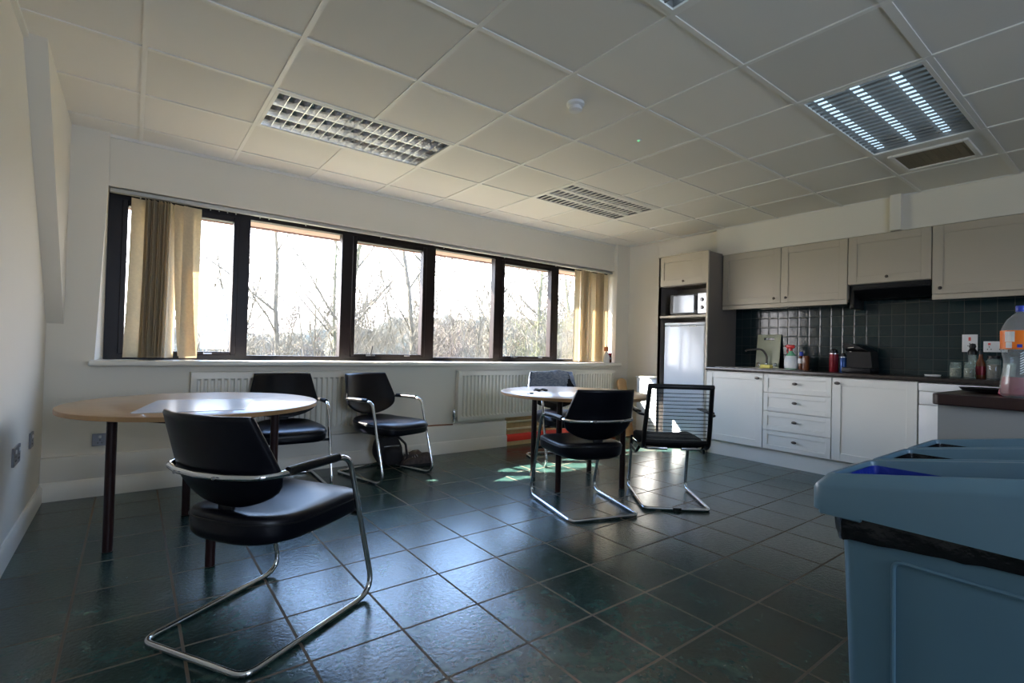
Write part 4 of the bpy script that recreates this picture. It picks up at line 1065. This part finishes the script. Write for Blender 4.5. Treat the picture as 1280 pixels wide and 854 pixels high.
m.tube(fillet([(2.70, 3.205, .762), (2.70, 3.235, .755), (2.81, 3.245, .751)], .01), .0028, 6); m.tube(fillet([(2.825, 3.195, .762), (2.825, 3.225, .757), (2.71, 3.235, .7515)], .01), .0028, 6)
m.build('temple', 'blackplastic', t)

# ------------------------------------------------------------------ things by the window wall
def blob(c, rx, ry, rz, seed, amp=.12, nu=20, nv=12, flat=-.9):
    rr = random.Random(seed); ph = [rr.uniform(0, 6) for _ in range(6)]; rows = []
    for j in range(nv + 1):
        v = j / nv * PI - PI / 2; row = []
        for i in range(nu):
            u = 2 * PI * i / nu
            f = 1 + amp * (math.sin(2 * u + ph[0]) * math.cos(v) + .6 * math.sin(3 * u + 2 * v + ph[1]) + .5 * math.sin(4 * v + ph[2]))
            e = .75
            x = rx * f * math.copysign(abs(math.cos(u)) ** e, math.cos(u)) * max(.03, math.cos(v)) ** .6; y = ry * f * math.copysign(abs(math.sin(u)) ** e, math.sin(u)) * max(.03, math.cos(v)) ** .6
            row.append((c[0] + x, c[1] + y, max(c[2] + rz * math.sin(v) * (1 + .1 * amp), c[2] + rz * flat)))
        rows.append(row)
    return rows
t = thing('backpack', 'slumped black backpack on the floor under the window-side armchair', 'bag', (1.90, 4.36, 0))
MB().rings(blob((1.90, 4.36, .150), .115, .080, .160, 3, .15, 28, 18)).build('body', 'canvas', t, smooth=70)
MB().rings(blob((1.925, 4.275, .095), .090, .045, .085, 5, .14, 24, 14)).build('front_pocket', 'canvas', t, smooth=70)
m = MB().tube(fillet([(1.90, 4.35, .30), (1.905, 4.34, .365), (1.955, 4.33, .375), (1.97, 4.34, .29)], .03), .010, 8); m.build('grab_loop', 'canvas', t)
MB().rings(blob((1.875, 4.35, .30), .075, .06, .045, 8, .16, 20, 12)).build('top_flap', 'canvas', t, smooth=70)
m = MB().tube(fillet([(1.96, 4.30, .28), (2.03, 4.24, .20), (2.04, 4.22, .08), (1.98, 4.22, .02)], .05), .011, 8); m.build('strap', 'canvas', t)
MB().tube([(1.83, 4.255, .19), (1.90, 4.232, .195), (1.97, 4.245, .19)], .004, 6).build('zip', 'steel', t)
def shoe(x, y, rz, label):
    t = thing('shoe', label, 'shoe', (x, y, 0), R(rz), group='pair of dark shoes under the window-side armchair')
    m = MB(); rows = []
    for q, (yy, w, h) in enumerate(((-.14, .012, .03), (-.135, .03, .07), (-.10, .038, .10), (-.05, .040, .098), (0, .040, .075), (.05, .046, .058), (.10, .045, .046), (.13, .032, .036), (.145, .01, .024))):
        rows.append([(w * math.copysign(abs(math.cos(a)) ** .8, math.cos(a)), yy, .018 + h * max(0, math.sin(a)) ** .8) for a in [PI * k / 10 for k in range(11)]])
    m.rings(rows); m.build('upper', 'shoe', t, smooth=60, world=False)
    pl = [(.0, -.146), (.034, -.135), (.042, -.08), (.038, -.01), (.048, .05), (.046, .11), (.026, .146), (0, .152)]; pl += [(-a, b_) for a, b_ in pl[-2:0:-1]]
    MB().prism(pl, 'z', 0, .022).build('sole', 'blackplastic', t, smooth=30, world=False)
    m = MB()
    for k in range(4): m.tube([(-.025, .0 + k * .02, .085 - k * .008), (0, .004 + k * .02, .097 - k * .009), (.025, .0 + k * .02, .085 - k * .008)], .003, 6)
    m.build('laces', 'label', t, world=False)
shoe(2.13, 4.20, 75, 'dark shoe with pale laces, in front of the other, beside the black backpack')
shoe(2.10, 4.33, 80, 'dark shoe nearer the wall, behind the first shoe beside the backpack')
# small bottles on the sill
t = thing('dark_jar', 'small dark jar with a pale badge on the right end of the window board', 'jar', (5.17, 4.60, .945))
MB().lathe([(.03, 0), (.036, .008), (.038, .05), (.034, .10)], (5.17, 4.60, .945), 20).build('body', 'brownglass', t)
MB().lathe([(.035, .098), (.036, .125), (.03, .132), (0, .132)], (5.17, 4.60, .945), 20).build('lid', 'darkred', t)
MB().lathe([(.0385, .045), (.0375, .075)], (5.17, 4.60, .945), 20).build('label', 'switch', t)
t = thing('soap_dispenser', 'pale bottle with an orange-brown nozzle on the window board', 'bottle', (5.10, 4.585, .945))
MB().lathe([(.04, 0), (.044, .01), (.04, .09), (.02, .13), (.015, .15)], (5.10, 4.585, .945), 20).build('body', 'white', t)
MB().rbox(5.065, 5.135, 4.570, 4.60, 1.097, 1.160, .010).build('nozzle', mat('orange brown nozzle', (.50, .16, .06), .4, noise=(9, .3, (.42, .13, .05))), t)
# white low cabinet left of the fridge and wooden board in the corner
t = thing('white_cabinet', 'low white cabinet with a flat lid between the fridge housing and the corner', 'cabinet', (5.33, 3.99, 0))
MB().rbox(5.185, 5.48, 3.83, 4.135, .0, .765, .008).build('body', 'fridge', t)
MB().rbox(5.175, 5.481, 3.82, 4.145, .768, .792, .006).build('lid', 'white', t)
m = MB(); mtx = Matrix.Translation((5.18, 4.235, .0)) @ Matrix.Rotation(R(-12), 4, 'X') @ Matrix.Rotation(R(-8), 4, 'Z')
pl = [(-.075, 0), (.075, 0), (.075, .70)] + [(.075 * math.cos(R(a)), .70 + .06 * math.sin(R(a))) for a in (20, 45, 70, 90, 110, 135, 160)] + [(-.075, .70)]
n = len(pl); vs = [mtx @ Vector((a, -.011, b_ + .004)) for a, b_ in pl] + [mtx @ Vector((a, .011, b_ + .004)) for a, b_ in pl]
m.add(vs, [tuple(range(n))[::-1], tuple(range(n, 2 * n))] + [(k, (k + 1) % n, n + (k + 1) % n, n + k) for k in range(n)])
tag(m.build('wooden_board', mat('pale wood board', (.52, .33, .16), .5, noise=(8, .6, (.44, .27, .12), (6, 6, 1))), smooth=30), 'pale wooden board with a rounded top leaning in the far corner', 'board')

# ------------------------------------------------------------------ outdoors
tag(MB().box(-120, 160, 5.3, 260, -.9, -.7).build('field', 'grass', smooth=0), kind='structure')
def tree_mesh(seed, H, r0, spread, levels, nb, lean=0., trunks=1, twig_r=.006, up=.25):
    rr = random.Random(seed); trunk = MB(); tw = MB()
    def grow(p, d, L_, r, lev):
        nseg = 5 if lev < 2 else 3; pts = [p.copy()]; rs = [r]; dd = d.copy()
        for k in range(nseg):
            dd = (dd + Vector((rr.uniform(-1, 1), rr.uniform(-1, 1), rr.uniform(-.4, .8))) * (.10 + .06 * lev)).normalized()
            p = p + dd * (L_ / nseg); pts.append(p.copy()); rs.append(max(twig_r * .6, r * (1 - .75 * (k + 1) / nseg)))
        (trunk if lev == 0 else tw).tube(pts, rs, 7 if lev == 0 else (4 if lev == 1 else 3), cap=False)
        if lev >= levels: return
        n = nb[lev]
        for q in range(n):
            f = rr.uniform(.22 if lev == 0 else .15, 1.0); i = min(nseg - 1, int(f * nseg)); base = pts[i].lerp(pts[i + 1], f * nseg - i)
            az = rr.uniform(0, 2 * PI); side = Vector((math.cos(az), math.sin(az), rr.uniform(-.1, up + .3)))
            nd = (dd * rr.uniform(.25, .7) + side * spread).normalized()
            grow(base, nd, L_ * rr.uniform(.32, .55) * (1 - .35 * f if lev == 0 else 1), max(twig_r, rs[i] * rr.uniform(.35, .6)), lev + 1)
    for k in range(trunks):
        a = rr.uniform(0, 6.28); d = Vector((lean + (math.cos(a) * .18 if trunks > 1 else 0), math.sin(a) * .18 if trunks > 1 else 0, 1)).normalized()
        grow(Vector((k * .15, 0, 0)), d, H * rr.uniform(.85, 1.1), r0 * rr.uniform(.8, 1.1), 0)
    return trunk, tw
def tree(x, y, label, group, args, bark='bark', twig='twig', cat='tree', name='bare_tree', rz=0):
    t = thing(name, label, cat, (x, y, -.72), rz, group)
    trunk, tw = tree_mesh(*args)
    trunk.build('trunk', bark, t, world=False, smooth=60); tw.build('branch', twig, t, world=False, smooth=60)
    return t
GT = 'bare winter trees outside the window'
T1 = tree(3.56, 16.5, 'tall thin bare tree standing alone in the middle of the second window pane', GT, (11, 7.2, .085, .55, 3, (11, 5, 4)))
tree(5.05, 15.5, 'bare tree with two mossy trunks at the right side of the second window pane', GT, (23, 7.6, .095, .5, 3, (12, 6, 4), 0, 2), 'barkgreen')
tree(7.7, 15.5, 'tall pale birch with leaning branches at the right of the third window pane', GT, (37, 8.6, .10, .6, 3, (13, 6, 4), .03, 2))
tree(10.9, 15.5, 'pale bare birch at the right of the fourth window pane', GT, (41, 8.0, .11, .55, 3, (13, 6, 4), -.02))
tree(1.95, 15.0, 'slim bare tree seen between the bunched blind and the first mullion', GT, (53, 5.0, .05, .5, 3, (10, 5, 4)), 'bark')
tree(.3, 15.5, 'bare tree showing through the gap left of the bunched blind', GT, (59, 4.6, .06, .6, 3, (10, 5, 4)), 'bark')
tree(13.2, 15.6, 'mossy bare tree behind the fifth window pane', GT, (61, 6.6, .10, .6, 3, (12, 6, 4)), 'barkgreen')
tree(16.0, 16.2, 'bare tree seen just left of the right-hand blind', GT, (67, 7.0, .10, .6, 3, (12, 6, 4)), 'barkgreen')
# thicket: shrubs copied with their own turn and size
def shrub_proto(seed, twig, H=3.4):
    t = thing('bare_shrub', 'bare tangled shrub in the thicket behind the window', 'shrub', (0, 0, -.72), 0, 'tangled shrubs of the thicket outside')
    trunk, tw = tree_mesh(seed, H, .028, .75, 2, (9, 7), 0, 6, .008, .5)
    tr = MB(); tr.v = trunk.v; tr.f = trunk.f; tr.mi = trunk.mi
    tr.build('stem', twig, t, world=False, smooth=60); tw.build('twigs', twig, t, world=False, smooth=60)
    return t
protos = [shrub_proto(71, 'twig'), shrub_proto(73, 'twigred'), shrub_proto(79, 'twig'), shrub_proto(83, 'leaf')]
rr = random.Random(5); placed = []
def spot(px_lo, px_hi): pass
count = 0
used = set()
for row, (y, sc) in enumerate(((14.0, .60), (18.0, .85), (24, 1.25))):
    x = -.35 * y
    while x < 1.16 * y:
        f = x / y                                    # shrubs get taller towards the right of the view
        hgt = (.62 + .34 * min(1, max(0, (f - .10) / .45))) * (1 + .5 * rr.uniform(-1, 1))
        k = rr.choice((0, 1, 2, 0, 1)) if f < .74 else rr.choice((0, 3, 2))
        src = protos[k]
        if k not in used: c = src; used.add(k)
        else: c = copy_tree(src)
        s_ = sc * hgt * 1.05
        c.location = (x + rr.uniform(-.3, .3), y + rr.uniform(-1, 1), -.72); c.rotation_euler = (0, 0, rr.uniform(0, 6.28)); c.scale = (s_ * 1.15, s_ * 1.15, s_)
        x += (.95 if f > .2 else 1.1) * sc * 1.25; count += 1
# slender saplings copied through the thicket
sap = None; rr = random.Random(21)
for q in range(17):
    f = .09 + q * .064 + rr.uniform(-.015, .015); y = rr.uniform(13.5, 19)
    if sap is None:
        sap = tree(f * y, y, 'slender bare sapling rising out of the thicket outside', 'slender saplings in the thicket outside', (97, 5.2, .035, .45, 3, (16, 6, 4), 0, 2, .005, .7), 'twig', 'twig', name='bare_sapling')
        c = sap
    else: c = copy_tree(sap)
    k = y / 15 * rr.uniform(.62, 1.05); c.location = (f * y, y, -.72); c.rotation_euler = (0, 0, rr.uniform(0, 6.28)); c.scale = (k, k, k)
# distant wood line
m = MB(); rr = random.Random(9)
prev = []
for k in range(170):
    x = -90 + k * 1.15; h = 1.5 + .9 * rr.random() + 2.6 * max(0, min(1, (x - 12) / 25))
    m.rings(blob((x, 62 + rr.uniform(-4, 4), h * .3 - .5), 1.5 + .8 * rr.random(), 1.2, h, k, .3, 14, 10, -.6))
tag(m.build('distant_woodland', 'hedge', smooth=70), 'hazy line of distant woodland beyond the field', 'woodland', kind='stuff')

# ------------------------------------------------------------------ light, world, camera
W = bpy.data.worlds.new('sky'); S.world = W; W.use_nodes = True; nt = W.node_tree; N = nt.nodes.new; L = nt.links.new
bg = nt.nodes['Background']; tc = N('ShaderNodeTexCoord'); sx = N('ShaderNodeSeparateXYZ'); L(tc.outputs['Generated'], sx.inputs[0])
cr = N('ShaderNodeValToRGB'); e = cr.color_ramp.elements
e[0].position = 0; e[0].color = (1.0, .97, .98, 1); e[1].position = 1; e[1].color = (.22, .40, .85, 1)
k = e.new(.17); k.color = (.93, .94, 1.0, 1); k = e.new(.33); k.color = (.40, .62, 1.0, 1)
L(sx.outputs['Z'], cr.inputs['Fac'])
# the half of the sky away from the sun is a deeper blue
mr = N('ShaderNodeMapRange'); mr.inputs['From Min'].default_value = -.5; mr.inputs['From Max'].default_value = .3; L(sx.outputs['Y'], mr.inputs['Value'])
mx = N('ShaderNodeMix'); mx.data_type = 'RGBA'; mx.inputs['A'].default_value = (.62, .76, 1.0, 1); L(mr.outputs['Result'], mx.inputs['Factor']); L(cr.outputs['Color'], mx.inputs['B'])
L(mx.outputs['Result'], bg.inputs['Color']); bg.inputs['Strength'].default_value = 13.5
sd_ = bpy.data.lights.new('sun', 'SUN'); sd_.energy = 85.0; sd_.angle = R(.6); sd_.color = (1, .93, .80)
so = bpy.data.objects.new('sun', sd_); COL.objects.link(so); so.location = (-6, 12, 8)
hx, hy = .84, -.54; so.rotation_euler = Vector((hx, hy, -math.tan(R(33)))).to_track_quat('-Z', 'Y').to_euler()
for nm, x, y, w, h, z, rx in (('window portal', 2.54, 4.84, 5.4, 1.25, 1.55, -90), ('rear window portal', 1.1, YB - .10, 1.6, 1.45, 1.575, 90)):
    l = bpy.data.lights.new(nm, 'AREA'); l.shape = 'RECTANGLE'; l.size = w; l.size_y = h; l.cycles.is_portal = True
    o = bpy.data.objects.new(nm, l); COL.objects.link(o); o.location = (x, y, z); o.rotation_euler = (R(rx), 0, 0)
cam = bpy.data.cameras.new('camera'); cam.sensor_width = 36; cam.lens = 623.477 / 1280 * 36; cam.clip_start = .02; cam.clip_end = 600
co = bpy.data.objects.new('camera', cam); COL.objects.link(co)
yaw, tilt, roll = -.65093, .01450, .02620
co.matrix_world = Matrix.Translation((0, 0, 1.1003)) @ (Matrix.Rotation(yaw, 4, 'Z') @ Matrix.Rotation(PI / 2 + tilt, 4, 'X') @ Matrix.Rotation(roll, 4, 'Z'))
S.camera = co
S.view_settings.view_transform = 'Standard'; S.view_settings.look = 'None'; S.view_settings.gamma = 1; S.view_settings.exposure = .12; S.view_settings.use_curve_mapping = False
S.cycles.use_denoising = True; S.cycles.max_bounces = 10; S.cycles.diffuse_bounces = 6; S.cycles.glossy_bounces = 5; S.cycles.transparent_max_bounces = 16; S.cycles.sample_clamp_indirect = 6
S.cycles.caustics_reflective = False; S.cycles.caustics_refractive = False
